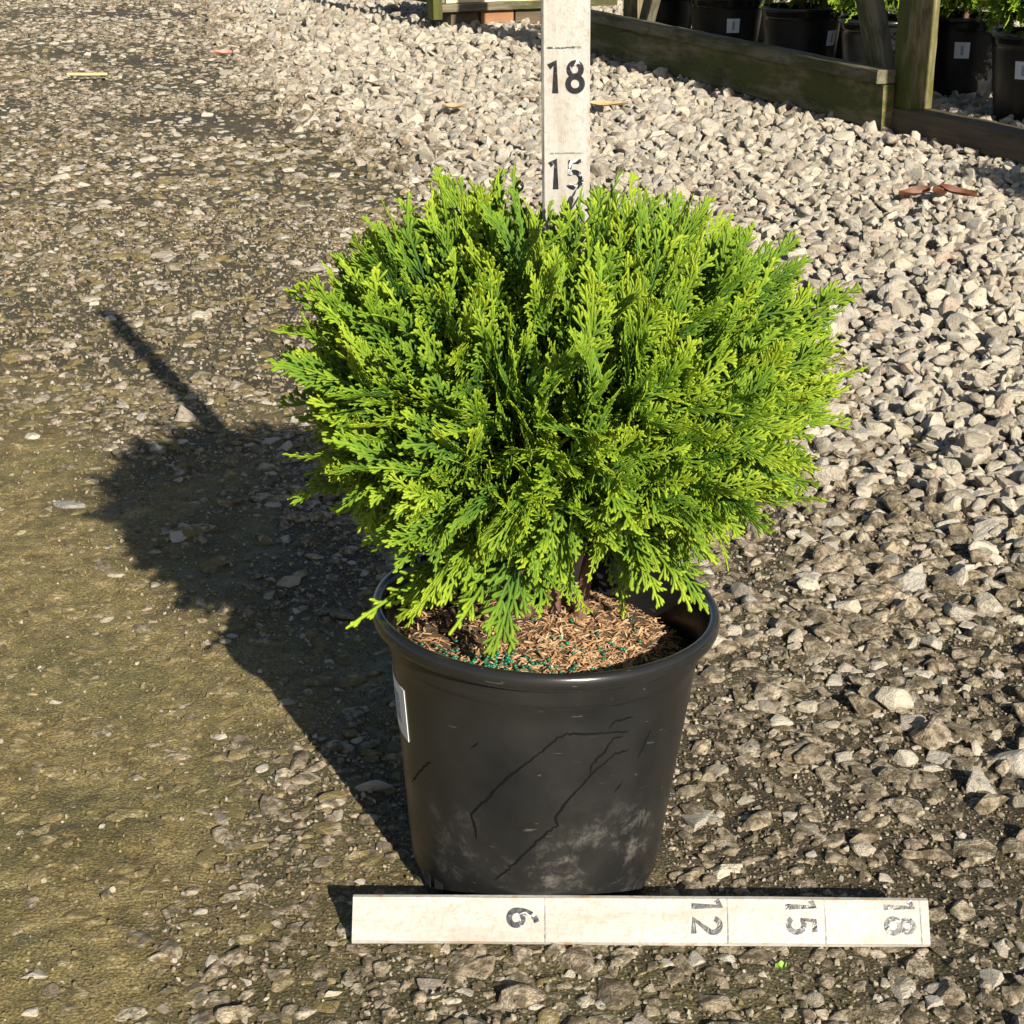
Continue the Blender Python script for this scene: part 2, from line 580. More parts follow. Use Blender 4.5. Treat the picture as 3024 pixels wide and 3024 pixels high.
M_MOSSY = make_wood("mossy_treated_timber", (0.09, 0.074, 0.038), (0.24, 0.195, 0.11), 0.40, (0.080, 0.095, 0.012), 0.75)
M_GREYWOOD = make_wood("weathered_timber", (0.07, 0.062, 0.040), (0.19, 0.165, 0.11), 0.48, (0.065, 0.072, 0.018), 0.7)
M_DARKWOOD = make_wood("dark_timber", (0.06, 0.045, 0.028), (0.13, 0.10, 0.065), 0.62, (0.07, 0.075, 0.02), 0.5)  # darker brown timber
M_PALEWOOD = make_wood("pale_new_timber", (0.55, 0.45, 0.25), (0.72, 0.62, 0.40), 0.80, (0.30, 0.30, 0.10), 0.12)
M_REDWOOD = make_wood("reddish_block", (0.20, 0.09, 0.045), (0.32, 0.17, 0.09), 0.8, (0.1, 0.1, 0.03), 0.4)


def board_mesh(length, w, h, seed=0, bev=0.003, wear=0.0012):
    """timber along local X, w across local Y, h along local Z, with eased and slightly uneven edges"""
    r = rng_of(seed)
    bm = bmesh.new()
    n = max(2, int(length / 0.06))
    rings = []
    for i in range(n + 1):
        x = -length / 2 + length * i / n
        ring = []
        for sy, sz in ((-1, -1), (1, -1), (1, 1), (-1, 1)):
            for (ay, az) in (((1, 0), (0, 1)) if sy * sz > 0 else ((0, 1), (1, 0))):
                jy, jz = r.normal(0, wear, 2)
                ring.append(bm.verts.new((x, sy * (w / 2 - bev * (1 - ay)) + jy * 0.6, sz * (h / 2 - bev * (1 - az)) + jz * 0.6)))
        rings.append(ring)
    for a, b in zip(rings, rings[1:]):
        for k in range(8):
            bm.faces.new((a[k], a[(k + 1) % 8], b[(k + 1) % 8], b[k]))
    bm.faces.new(rings[0]); bm.faces.new(rings[-1][::-1])
    bmesh.ops.recalc_face_normals(bm, faces=bm.faces)
    me = bpy.data.meshes.new("board")
    bm.to_mesh(me); bm.free()
    return me


def board(name, p0, p1, w, h, mat, parent=None, upv=(0, 0, 1), seed=0, bev=0.003, wear=0.0012):
    p0 = Vector(p0); p1 = Vector(p1)
    X_ = (p1 - p0).normalized()
    Z_ = Vector(upv); Z_ = (Z_ - X_ * Z_.dot(X_)).normalized()
    Y_ = Z_.cross(X_)
    M = Matrix((X_, Y_, Z_)).transposed().to_4x4()
    M.translation = (p0 + p1) / 2
    return mobj(name, board_mesh((p1 - p0).length, w, h, seed, bev, wear), mat, parent, M)


# ---------------------------------------------------------------- plant rack behind on the right
BN = Vector((1.099, 3.990, 0.028)); BF = Vector((0.310, 6.165, 0.028))
bd = (BN - BF).normalized()                  # along the rack, towards the camera
br = Vector((-bd.y, bd.x, 0))                # to the rack's far (right) side
rack = empty("plant_rack", BN, "mossy weathered timber rack standing among black pots on the gravel", "rack")
f0 = BF - bd * 0.3 + br * 0.02; f1 = BN + br * 0.02
board("beam", f0 + Vector((0, 0, 0.075)), f1 + Vector((0, 0, 0.075)), 0.038, 0.135, M_MOSSY, rack, seed=1)
c_off = -br * 0.012
board("cap_rail", f0 + c_off + Vector((0, 0, 0.165)), f1 - bd * 0.004 + c_off + Vector((0, 0, 0.165)), 0.065, 0.04, M_GREYWOOD, rack, seed=2)
pc = BN + bd * 0.02 + br * 0.088
board("post", pc + Vector((0, 0, 0.075)), pc + Vector((0, 0, 1.15)), 0.089, 0.089, M_MOSSY, rack, upv=bd, seed=3)
sd_ = Vector((to_sun.x, to_sun.y, 0)).normalized()
shade_pc = pc + sd_ * 1.2 - Vector((sd_.y * -1, sd_.x, 0)) * 0.030
sdir = (shade_pc - pc).normalized()
board("sill", pc - sdir * 0.12 + Vector((0, 0, 0.036)), shade_pc + sdir * 0.5 + Vector((0, 0, 0.036)), 0.10, 0.075, M_DARKWOOD, rack, seed=4)
board("post", shade_pc + Vector((0, 0, 0.075)), shade_pc + Vector((0, 0, 1.15)), 0.089, 0.089, M_MOSSY, rack, upv=bd, seed=5)  # unseen post, added sunward to throw shade on the visible post
b0 = BN - bd * 0.075 + br * 0.062 + Vector((0, 0, 0.08)); b1 = b0 - bd * 0.42 + Vector((0, 0, 0.85))
board("brace", b0, b1, 0.038, 0.105, M_GREYWOOD, rack, upv=bd, seed=6)
b2 = BF + bd * 0.35 + br * 0.07 + Vector((0, 0, 0.06)); b3 = b2 + bd * 0.45 + Vector((0, 0, 0.85))
board("brace", b2, b3, 0.038, 0.075, M_GREYWOOD, rack, upv=bd, seed=7)
pc3 = BF + bd * 0.25 + br * 0.10
board("post", pc3 + Vector((0, 0, 0.0)), pc3 + Vector((0, 0, 1.15)), 0.089, 0.089, M_MOSSY, rack, upv=bd, seed=8)
# upper rail joining the posts
board("top_rail", pc3 + Vector((0, 0, 1.17)), pc + bd * 0.2 + Vector((0, 0, 1.17)), 0.14, 0.038, M_GREYWOOD, rack, seed=10)

# pale wooden bin at the far end
PL = Vector((-0.397, 7.42, 0.028)); PR = Vector((0.499, 7.90, 0.028))
pdn = (PR - PL).normalized(); pb = Vector((-pdn.y, pdn.x, 0))
bin_ = empty("wooden_bin", PL, "pale sunlit wooden bin raised on blocks at the far end of the gravel", "bin")
board("front_panel", PL + pdn * 0.05 + Vector((0, 0, 0.38)), PR + Vector((0, 0, 0.38)), 0.02, 0.52, M_PALEWOOD, bin_, seed=11)
board("bottom_rail", PL - pb * 0.022 + Vector((0, 0, 0.100)), PR - pb * 0.022 + Vector((0, 0, 0.100)), 0.045, 0.038, M_GREYWOOD, bin_, seed=12)
board("corner_post", PL - pb * 0.024 - pdn * 0.02 + Vector((0, 0, 0.05)), PL - pb * 0.024 - pdn * 0.02 + Vector((0, 0, 0.64)), 0.07, 0.05, M_MOSSY, bin_, upv=pdn, seed=13)
board("side_panel", PL + pb * 0.02 + Vector((0, 0, 0.38)), PL + pb * 0.75 + Vector((0, 0, 0.38)), 0.02, 0.52, M_MOSSY, bin_, seed=14)
board("side_panel", PR + pb * 0.02 + Vector((0, 0, 0.38)), PR + pb * 0.75 + Vector((0, 0, 0.38)), 0.02, 0.52, M_MOSSY, bin_, seed=15)
for i, (t, w, mt) in enumerate(((0.16, 0.15, M_DARKWOOD), (0.36, 0.18, M_REDWOOD), (0.60, 0.24, M_DARKWOOD), (0.86, 0.16, M_DARKWOOD))):
    a = PL + pdn * (0.93 * t) + pb * 0.06
    board("support_block", a + Vector((0, 0, 0.038)) - pdn * w / 2, a + Vector((0, 0, 0.038)) + pdn * w / 2, 0.14, 0.082, mt, bin_, seed=20 + i)


# ---------------------------------------------------------------- nursery pots
def make_pot_mat():
    m = Mat("black_nursery_plastic")
    co = m.coord("Object")
    s = m.sep(co)
    n1 = m.noise(co, 22, 5, 0.65)
    n2 = m.noise(m.mapping(co, (1, 1, 1.2)), 60, 7, 0.8, 0.4)
    base = m.ramp(n1, [(0.3, (0.0075, 0.0078, 0.0082)), (0.7, (0.0118, 0.0121, 0.0125))])
    # dust and scuffs, more of them low down on the side that was knocked about
    low = m.ramp(s[2], [(0.01, 0.55), (0.06, 1.0), (0.12, 0.0)])
    mask = m.math('MULTIPLY', m.ramp(n2, [(0.48, 0.0), (0.72, 1.0)]), m.ramp(n1, [(0.50, 0.0), (0.64, 1.0)]))
    mask = m.math('MULTIPLY', mask, low)
    side = m.ramp(m.math('ADD', s[0], 0.1), [(0.0, 0.25), (0.16, 1.0)])
    mask = m.math('MULTIPLY', mask, side)
    film = m.math('MULTIPLY', m.ramp(m.noise(co, 9, 4), [(0.4, 0.0), (0.75, 0.04)]), 1.0)
    col = m.mix(film, base, (0.16, 0.145, 0.115))
    col = m.mix(m.math('MULTIPLY', mask, 0.7), col, (0.26, 0.245, 0.215))
    # a few fine scratches
    sc = m.noise(m.mapping(co, (9, 9, 60)), 6, 3, 0.5, 1.0)
    col = m.mix(m.ramp(sc, [(0.70, 0.0), (0.735, 0.25)]), col, (0.20, 0.19, 0.17))
    m.color(col)
    m.rough(m.mix(m.ramp(s[2], [(0.222, 0.0), (0.228, 1.0)]), m.ramp(n1, [(0.3, 0.30), (0.7, 0.44)]), (0.2, 0.2, 0.2)))
    m.b.inputs["Specular IOR Level"].default_value = 0.5
    m.bump(m.noise(co, 180, 3), 0.06, 0.001)
    return m.m


M_POT = make_pot_mat()
mm = Mat("wet_streak"); mm.color((0.0040, 0.0040, 0.0042)); mm.rough(0.6); mm.b.inputs["Specular IOR Level"].default_value = 0.12; M_WET = mm.m
mm = Mat("white_sticker"); mm.color(mm.mix(mm.ramp(mm.noise(mm.coord(), 60, 3), [(0.4, 0.0), (0.7, 0.4)]), (0.72, 0.73, 0.74), (0.58, 0.60, 0.63))); mm.rough(0.45); M_STICKER = mm.m
mm = Mat("sticker_print"); mm.color(mm.mix(mm.ramp(mm.noise(mm.coord(), 400, 2), [(0.45, 0.0), (0.55, 1.0)]), (0.16, 0.20, 0.27), (0.42, 0.46, 0.52))); mm.rough(0.5); M_PRINT = mm.m
mm = Mat("painted_hole_shade"); mm.color((0.004, 0.004, 0.004)); mm.rough(0.9); M_HOLE_SHADE = mm.m


def lathe(profile, n=128, th0=0.0, th1=2 * PI):
    full = abs(th1 - th0 - 2 * PI) < 1e-6
    cols = n if full else n + 1
    V, F = [], []
    for j in range(cols):
        t = th0 + (th1 - th0) * j / n
        for (r, z) in profile:
            V.append((r * math.sin(t), -r * math.cos(t), z))
    k = len(profile)
    for j in range(n):
        a = j * k; b = ((j + 1) % cols) * k
        for i in range(k - 1):
            F.append((a + i, b + i, b + i + 1, a + i + 1))
    return V, F


def wall_r(z, H=0.24, r0=0.1040, r1=0.1260):
    return (r0 + (r1 - r0) * (z / (0.205 * H / 0.24))) * 0.1412 / 0.1415


def pot_profiles(H, R):
    """R: rim radius, H: height; proportions of an injection-moulded nursery pot"""
    q = R / 0.1415; h = H / 0.24
    wall = [(0.0, 0.004), (0.087, 0.004), (0.0980, 0.0006), (0.1015, 0.002), (0.1035, 0.007)]
    wall += [(0.1040 + (0.126 - 0.1040) * t / 0.205, t) for t in np.linspace(0.012, 0.204, 14)]
    wall += [(0.1266, 0.2052), (0.1284, 0.2066), (0.1290, 0.210), (0.1300, 0.226), (0.1304, 0.2285)]
    rim = [(0.1304, 0.2284), (0.1312, 0.2262), (0.1385, 0.2258), (0.1402, 0.2266), (0.1412, 0.2290), (0.1416, 0.2325), (0.1411, 0.2360), (0.1396, 0.2387), (0.1374, 0.2400),
           (0.1352, 0.2398), (0.1334, 0.2384), (0.1318, 0.2355), (0.1284, 0.226), (0.1245, 0.200), (0.117, 0.13), (0.10, 0.012)]
    f = lambda pr: [(r * q, z * h) for r, z in pr]
    return f(wall), f(rim)


def surf_patch(th0, th1, z0, z1, off, rf, nt=10, nz=4, corner=0.0):
    V, F = [], []
    for j in range(nt + 1):
        for i in range(nz + 1):
            t = th0 + (th1 - th0) * j / nt; z = z0 + (z1 - z0) * i / nz
            r = rf(z) + off
            V.append((r * math.sin(t), -r * math.cos(t), z))
    for j in range(nt):
        for i in range(nz):
            a = j * (nz + 1) + i
            F.append((a, a + nz + 1, a + nz + 2, a + 1))
    n0 = len(V)                                   # thickness: a border strip back to the wall
    loop = [j * (nz + 1) for j in range(nt + 1)] + [nt * (nz + 1) + i for i in range(1, nz + 1)] + [j * (nz + 1) + nz for j in range(nt - 1, -1, -1)] + [i for i in range(nz - 1, 0, -1)]
    for a in loop:
        x, y, z = V[a]
        l = math.hypot(x, y); k = (l - off * 0.9) / l
        V.append((x * k, y * k, z))
    m_ = len(loop)
    for i in range(m_):
        F.append((loop[i], n0 + i, n0 + (i + 1) % m_, loop[(i + 1) % m_]))
    return V, F


POT_TILT = Euler((math.radians(-0.4), math.radians(2.0), 0))
pot = empty("nursery_pot", (-0.006, 0.006, 0.001), "large black plastic nursery pot in front holding the round shrub", "plant pot", rot=POT_TILT)
MP = WM[pot]
wp, rp = pot_profiles(0.24, 0.1412)
V_, F_ = lathe(wp, 160); wall = mobj("wall", mesh_from("pot_wall", V_, F_, True), M_POT, pot, MP)
V_, F_ = lathe(rp, 160); rim = mobj("rim", mesh_from("pot_rim", V_, F_, True), M_POT, pot, MP)

STREAKS = [
    [(0.551, 0.1783), (0.349, 0.182), (0.128, 0.1834), (0.076, 0.1798), (-0.016, 0.1679), (-0.14, 0.1529), (-0.288, 0.132), (-0.37, 0.1175), (-0.497, 0.0987), (-0.481, 0.0918), (-0.465, 0.0828), (-0.464, 0.0752)],
    [(0.569, 0.1605), (0.471, 0.1599), (0.369, 0.1507), (0.313, 0.1439), (0.23, 0.131), (0.133, 0.1156), (0.098, 0.1064), (0.115, 0.0988), (0.033, 0.0907), (-0.088, 0.0732), (-0.218, 0.0542), (-0.324, 0.0399)],
    [(0.514, 0.1746), (0.443, 0.175), (0.39, 0.1644), (0.335, 0.1577), (0.308, 0.1532), (0.305, 0.1451)],
    [(0.738, 0.1724), (0.697, 0.1591), (0.662, 0.1494)],
    [(0.564, 0.1319), (0.503, 0.1228)],
    [(-0.84, 0.1326), (-1.149, 0.0948)],
    [(-0.42, 0.1686), (-0.487, 0.1594)],
    [(0.572, 0.1905), (0.432, 0.1903), (0.4, 0.1833)]]


def streak_mesh(path, w, seed):
    r = rng_of(seed)
    pts = []
    for (a, b) in zip(path, path[1:]):
        n = max(3, int(math.hypot((b[0] - a[0]) * 0.12, b[1] - a[1]) / 0.0025))
        for i in range(n): pts.append((a[0] + (b[0] - a[0]) * i / n, a[1] + (b[1] - a[1]) * i / n))
    pts.append(path[-1])
    pts = np.array(pts)
    pts[1:-1] += r.normal(0, 1, (len(pts) - 2, 2)) * np.array([0.003, 0.0004])
    V, F = [], []
    for i, (t, z) in enumerate(pts):
        d = pts[min(i + 1, len(pts) - 1)] - pts[max(i - 1, 0)]
        d = np.array([d[0] * 0.12, d[1]]); d /= np.linalg.norm(d) + 1e-9
        nrm = np.array([-d[1], d[0]])
        e = min(1, i / 2.0, (len(pts) - 1 - i) / 2.0) * 0.8 + 0.2
        ww = w * e * (0.65 + 0.6 * vnoise(np.array([i * 0.23]), np.array([seed * 1.7]), 9)[0] + r.uniform(-.08, .08))
        for sgn in (-1, 0, 1):
            tt = t + nrm[0] * ww * sgn / 0.12; zz = z + nrm[1] * ww * sgn
            rr = wall_r(zz) + (0.00035 if sgn == 0 else 0.0001)
            V.append((rr * math.sin(tt), -rr * math.cos(tt), zz))
    for i in range(len(pts) - 1):
        for s in (0, 1):
            a = i * 3 + s
            F.append((a, a + 1, a + 4, a + 3))
    return mesh_from("streak", V, F, True)


for i, s in enumerate(STREAKS):
    mobj("water_streak", streak_mesh(s, 0.0011 if i < 3 else 0.0009, 50 + i), M_WET, wall, MP)
for th in (-1.02, -0.86, 0.95, 1.9, 2.9, -2.2):
    V_, F_ = surf_patch(th - 0.05, th + 0.05, 0.004, 0.016, 0.0004, lambda z: wall_r(max(z, 0.008)), 4, 2)
    mobj("drain_slot_shade", mesh_from("slot_shade", V_, F_), M_HOLE_SHADE, wall, MP)  # near-black patch on the wall, painting the shade inside a drain slot
V_, F_ = surf_patch(-1.58, -1.12, 0.134, 0.181, 0.0005, wall_r)
stk = mobj("sticker", mesh_from("sticker", V_, F_), M_STICKER, pot, MP)
V_, F_ = surf_patch(-1.36, -1.24, 0.145, 0.170, 0.0008, wall_r, 4, 3)
mobj("print_mark", mesh_from("print", V_, F_), M_PRINT, stk, MP)

# potting mix, wood chips, fertiliser beads
mm = Mat("potting_mix")
c_ = mm.coord()
mm.color(mm.ramp(mm.noise(c_, 160, 5, 0.7), [(0.3, (0.030, 0.018, 0.010)), (0.55, (0.11, 0.062, 0.030)), (0.8, (0.26, 0.155, 0.075))]))
mm.rough(0.95); mm.bump(mm.noise(c_, 220, 5, 0.7), 1.0, 0.004)
M_SOIL = mm.m


def soil_z(x, y):
    r = np.hypot(x, y)
    return 0.207 + 0.009 * np.exp(-((x - 0.012) ** 2 + (y - 0.035) ** 2) / 0.004) - 0.016 * sstep(r, 0.085, 0.128) * (0.4 + 0.6 * sstep(x, -0.05, 0.08)) + (vnoise(x * 90, y * 90, 61) - .5) * 0.004


V_, F_ = [], []
nr, nt = 34, 90
for i in range(nr + 1):
    for j in range(nt):
        r = 0.1240 * i / nr; t = 2 * PI * j / nt
        x, y = r * math.cos(t), r * math.sin(t)
        V_.append((x, y, float(soil_z(np.array(x), np.array(y)))))
for i in range(nr):
    for j in range(nt):
        a = i * nt + j; b = i * nt + (j + 1) % nt
        F_.append((a, b, b + nt, a + nt))
soil = mobj("potting_mix", mesh_from("potting_mix", V_, F_, True), M_SOIL, pot, MP)

mm = Mat("wood_chip")
mm.color(mm.mix(mm.noise(mm.coord(), 3, 3), mm.ramp(mm.rnd(), [(0.0, (0.10, 0.05, 0.022)), (0.2, (0.34, 0.18, 0.075)), (0.5, (0.52, 0.33, 0.16)), (0.75, (0.62, 0.46, 0.27)), (1.0, (0.72, 0.60, 0.42))]), (0.34, 0.18, 0.08)))
mm.rough(0.85); M_CHIP = mm.m
mm = Mat("fertiliser_bead"); mm.color(mm.ramp(mm.rnd(), [(0.0, (0.002, 0.055, 0.030)), (1.0, (0.008, 0.15, 0.075))])); mm.rough(0.35); M_BEAD = mm.m


def chip_mesh(seed):
    r = rng_of(seed); bend = r.uniform(0.05, 0.25); w = r.uniform(0.05, 0.17); t = r.uniform(0.03, 0.06)
    V, F = [], []
    for i in range(6):
        x = -0.5 + i / 5
        ww = w * (0.45 + 0.55 * math.sin(PI * min(max(i / 5, 0.12), 0.88))) * r.uniform(0.85, 1.15)
        zc = bend * (1 - 4 * x * x) * 0.5
        V += [(x, -ww, zc), (x, ww, zc), (x, ww, zc + t), (x, -ww, zc + t)]
    for i in range(5):
        for k in range(4):
            a = i * 4 + k; b = i * 4 + (k + 1) % 4
            F.append((a, b, b + 4, a + 4))
    F += [(3, 2, 1, 0), (20, 21, 22, 23)]
    me = mesh_from("chip", V, F); me.materials.append(M_CHIP); return me


chip_col = source_collection("chip_source", [chip_mesh(70 + i) for i in range(6)])
rc = rng_of(81)
n = 6500
t = rc.uniform(0, 2 * PI, n); r = 0.117 * np.sqrt(rc.random(n))
px, py = r * np.cos(t), r * np.sin(t)
pr = 0.26 + 0.74 * np.exp(-((px - 0.03) ** 2 + (py + 0.035) ** 2) / 0.0042)
k = rc.random(n) < pr
px, py = px[k], py[k]; n = len(px)
P = np.column_stack([px, py, soil_z(px, py) + rc.uniform(0.0, 0.0025, n)])
P = np.array([MP @ Vector(p) for p in P])
L = rc.uniform(0.003, 0.009, n)
chips = scatter("wood_chips", P, np.column_stack([rc.normal(0, 0.3, n), rc.normal(0, 0.3, n), rc.uniform(0, 2 * PI, n)]), np.column_stack([L, L, L]), rc.integers(0, 6, n), chip_col, soil)
tag(chips, kind="stuff")
bm = bmesh.new(); bmesh.ops.create_icosphere(bm, subdivisions=2, radius=0.5)
bead_me = bpy.data.meshes.new("bead"); bm.to_mesh(bead_me); bm.free()
bead_me.polygons.foreach_set("use_smooth", [True] * len(bead_me.polygons)); bead_me.materials.append(M_BEAD)
bead_col = source_collection("bead_source", [bead_me])
bx_, by_ = [], []
for (cx, cy, sx, sy, nn) in ((-0.060, -0.062, 0.024, 0.018, 90), (-0.030, -0.085, 0.026, 0.014, 55), (0.012, -0.095, 0.022, 0.012, 60), (-0.02, -0.06, 0.06, 0.03, 60), (0.075, -0.05, 0.018, 0.02, 14), (0.0, 0.0, 0.06, 0.06, 30)):
    bx_ += list(rc.normal(cx, sx, nn)); by_ += list(rc.normal(cy, sy, nn))
bx_ = np.array(bx_); by_ = np.array(by_)
k = np.hypot(bx_, by_) < 0.116; bx_, by_ = bx_[k], by_[k]
P = np.array([MP @ Vector(p) for p in np.column_stack([bx_, by_, soil_z(bx_, by_) + 0.0028 + rc.uniform(0, 0.0015, len(bx_))])])
L = rc.uniform(0.0026, 0.0036, len(P))
beads = scatter("fertiliser_beads", P, np.zeros((len(P), 3)), np.column_stack([L, L, L]), np.zeros(len(P), int), bead_col, soil)
tag(beads, kind="stuff")


# ---------------------------------------------------------------- foliage sprays
def make_leaf_mat():
    m = Mat("arborvitae_foliage")
    a = m.attr("tip")
    r = m.rnd()
    f = m.math('ADD', a, m.math('MULTIPLY', m.math('SUBTRACT', r, 0.5), 0.35))
    n = m.noise(m.coord(), 700, 2)
    f = m.math('ADD', f, m.math('MULTIPLY', m.math('SUBTRACT', n, 0.5), 0.25))
    col = m.ramp(f, [(0.0, (0.018, 0.052, 0.010)), (0.35, (0.055, 0.138, 0.014)), (0.65, (0.148, 0.265, 0.014)), (1.0, (0.340, 0.450, 0.025))])
    m.color(col)
    m.rough(0.5)
    m.b.inputs["Specular IOR Level"].default_value = 0.35
    m.bump(m.noise(m.coord(), 900, 2), 0.5, 0.001)
    tr = m.new("ShaderNodeBsdfTranslucent")
    m.ln(m.mix(1.0, col, (1.0, 1.0, 0.45), 'MULTIPLY'), tr.inputs[0])
    mx = m.new("ShaderNodeMixShader"); mx.inputs[0].default_value = 0.16
    m.ln(m.b.outputs[0], mx.inputs[1]); m.ln(tr.outputs[0], mx.inputs[2])
    m.ln(mx.outputs[0], m.out.inputs[0])
    return m.m


M_LEAF = make_leaf_mat()
SPRAY_L = 0.080


def spray_mesh(seed):
    """a flat fan of scaly branchlets growing along +Y in the XY plane, length 1"""
    r = rng_of(seed)
    V, F, T = [], [], []

    def limb(p, ang, length, w, nseg, t0, t1, curve):
        """flattened tapering branchlet; returns its centre line"""
        pts = [np.array(p, float)]; a = ang
        for i in range(nseg):
            a += curve / nseg
            pts.append(pts[-1] + np.array([math.sin(a), math.cos(a), 0]) * length / nseg)
        base = len(V)
        for i, q in enumerate(pts):
            s = i / nseg
            d = pts[min(i + 1, nseg)] - pts[max(i - 1, 0)]
            d /= np.linalg.norm(d) + 1e-9
            nn = np.array([d[1], -d[0], 0])
            ww = w * (0.75 + 0.45 * s) * (1 if i < nseg else 0.72) * (1 + 0.12 * (-1) ** i)
            th = ww * 0.45
            tip = t0 + (t1 - t0) * s
            for vv in (q + nn * ww, q + np.array([0, 0, th]), q - nn * ww, q - np.array([0, 0, th])):
                V.append(vv); T.append(tip)
        for i in range(nseg):
            for k in range(4):
                a0 = base + i * 4 + k; b0 = base + i * 4 + (k + 1) % 4
                F.append((a0, b0, b0 + 4, a0 + 4))
        e = base + nseg * 4
        end = pts[-1] + (pts[-1] - pts[-2]) / (np.linalg.norm(pts[-1] - pts[-2]) + 1e-9) * w * 0.8
        V.append(end); T.append(t1); ei = len(V) - 1
        for k in range(4): F.append((e + k, e + (k + 1) % 4, ei))
        return np.array(pts)

    main = limb((0, 0, 0), r.normal(0, 0.06), 1.0, 0.0130, 12, 0.05, 0.9, r.normal(0, 0.25))
    kind = seed % 4
    nlat = (17, 17, 13, 18)[kind]
    wide = (0.44, 0.36, 0.24, 0.40)[kind]
    for i in range(nlat):
        t = 0.10 + 0.84 * i / (nlat - 1) + r.normal(0, 0.01)
        side = 1 if i % 2 else -1
        f = t * 12; k = min(int(f), 11)
        p = main[k] + (main[k + 1] - main[k]) * (f - k)
        shape = (1 - t) ** 0.75 * (0.55 + 0.45 * min(1, t / 0.28)) + 0.05
        ln = wide * shape * r.uniform(0.6, 1.3)
        if r.random() < 0.07: ln *= 0.4
        ang = side * (0.72 - 0.24 * t + r.normal(0, 0.08))
        ct = 0.15 + 0.45 * t
        lat = limb(p, ang, ln, 0.0132, 5, ct, min(1.0, 0.62 + 0.35 * t + r.normal(0, 0.06)), -side * r.uniform(0.15, 0.5))
        nsec = int(ln / 0.058)
        for j in range(nsec):
            s = (j + 0.8) / (nsec + 0.6)
            g = s * 5; q = min(int(g), 4)
            pp = lat[q] + (lat[q + 1] - lat[q]) * (g - q)
            dd = lat[q + 1] - lat[q]
            la = math.atan2(dd[0], dd[1])
            sd = 1 if j % 2 else -1
            sl = (0.105 * (1 - s) ** 0.7 + 0.030) * r.uniform(0.75, 1.2) * min(1, 0.5 + ln * 2)
            limb(pp, la + sd * (0.66 + r.normal(0, 0.08)), sl, 0.0132, 3, ct + 0.25 * s, min(1.0, 0.50 + 0.35 * s + 0.2 * t), -sd * 0.25)
    V = np.array(V)
    # gentle out-of-plane curl, cupping and waviness
    cu = r.normal(0.0, 0.16); cup = r.normal(0, 0.5); tw = r.normal(0, 0.5)
    ph = r.uniform(0, 6)
    V[:, 2] += cu * V[:, 1] ** 2 + cup * V[:, 0] ** 2 + tw * V[:, 0] * V[:, 1] + 0.018 * np.sin(V[:, 1] * 9 + ph) + 0.02 * np.sin(V[:, 0] * 17 + ph * 2)
    me = mesh_from("spray", V, F, True)
    fattr(me, "tip", T)
    me.materials.append(M_LEAF)
    return me


SPRAYS = [spray_mesh(400 + i) for i in range(16)]
spray_col = source_collection("spray_source", SPRAYS)


def frame_of(g, nrm):
    """rotation whose Y runs along g and whose Z is near nrm"""
    g = Vector(g).normalized(); nrm = Vector(nrm)
    z = (nrm - g * nrm.dot(g))
    if z.length < 1e-4: z = g.orthogonal()
    z.normalize(); x = g.cross(z)
    return Matrix((x, g, z)).transposed()


def unit(v):
    v = np.asarray(v, float); return v / (np.linalg.norm(v) + 1e-9)


def crown_sprays(center, a, b, nclus, seed, scale=1.0, gap=None, radius=None, zlow=-0.75):
    """list of (tip, base, rotation matrix, length, mesh index, direction, order) and the branch paths"""
    r = rng_of(seed)
    out, stems = [], []
    center = np.array(center)
    for i in range(nclus):
        zz = 1 - 2 * (i + 0.5) / nclus
        if zz < zlow: continue
        th = i * 2.399963 + r.normal(0, 0.12)
        d = unit([math.sqrt(max(0, 1 - zz * zz)) * math.cos(th), math.sqrt(max(0, 1 - zz * zz)) * math.sin(th), zz + r.normal(0, 0.05)])
        if gap is not None and gap(d, r): continue
        k = 1.0 if radius is None else radius(d)
        k *= r.uniform(0.84, 1.0)
        P = center + d * np.array([a, a, b]) * k
        upw = 0.12 + (0.60 if d[2] > -0.2 else 0.9) * (d[2] + 0.2)
        g = unit(d * np.array([1, 1, 0.9]) + np.array([0, 0, upw]) + r.normal(0, 0.20, 3))
        roll = r.normal(0, 0.75)
        o1 = unit(np.cross(g, [0.05 + r.normal(0, .2), r.normal(0, .2), 1])); o2 = np.cross(g, o1)
        nrm = o1 * math.cos(roll) + o2 * math.sin(roll)
        latv = np.cross(g, nrm)
        ns = int(r.integers(5, 9))
        stems.append((center + np.array([0, 0, -0.35 * b]) + d * np.array([a, a, b]) * 0.12, P - g * SPRAY_L * scale * 0.95))
        for s in range(ns):
            if s == 0:
                gg = g; ln = SPRAY_L * scale * r.uniform(0.95, 1.15); base = P - g * ln; od = 0
            else:
                sd = 1 if s % 2 else -1
                back = SPRAY_L * scale * (0.55 + 0.33 * s)
                gg = unit(g + latv * sd * r.uniform(0.20, 0.58) + nrm * r.normal(0, 0.30))
                ln = SPRAY_L * scale * r.uniform(0.72, 1.05)
                base = P - g * back + latv * sd * 0.004; od = s
            n2 = unit(nrm + r.normal(0, 0.42, 3))
            out.append((base + gg * ln, base, frame_of(gg, n2), ln, int(r.integers(0, len(SPRAYS))), d, od))
    return out, stems


def tube(path, radii, n=6):
    V, F = [], []
    path = [Vector(p) for p in path]
    for i, p in enumerate(path):
        d = (path[min(i + 1, len(path) - 1)] - path[max(i - 1, 0)]).normalized()
        o1 = d.orthogonal().normalized(); o2 = d.cross(o1)
        for k in range(n):
            t = 2 * PI * k / n
            V.append(p + (o1 * math.cos(t) + o2 * math.sin(t)) * radii[i])
    for i in range(len(path) - 1):
        for k in range(n):
            F.append((i * n + k, i * n + (k + 1) % n, (i + 1) * n + (k + 1) % n, (i + 1) * n + k))
    return V, F


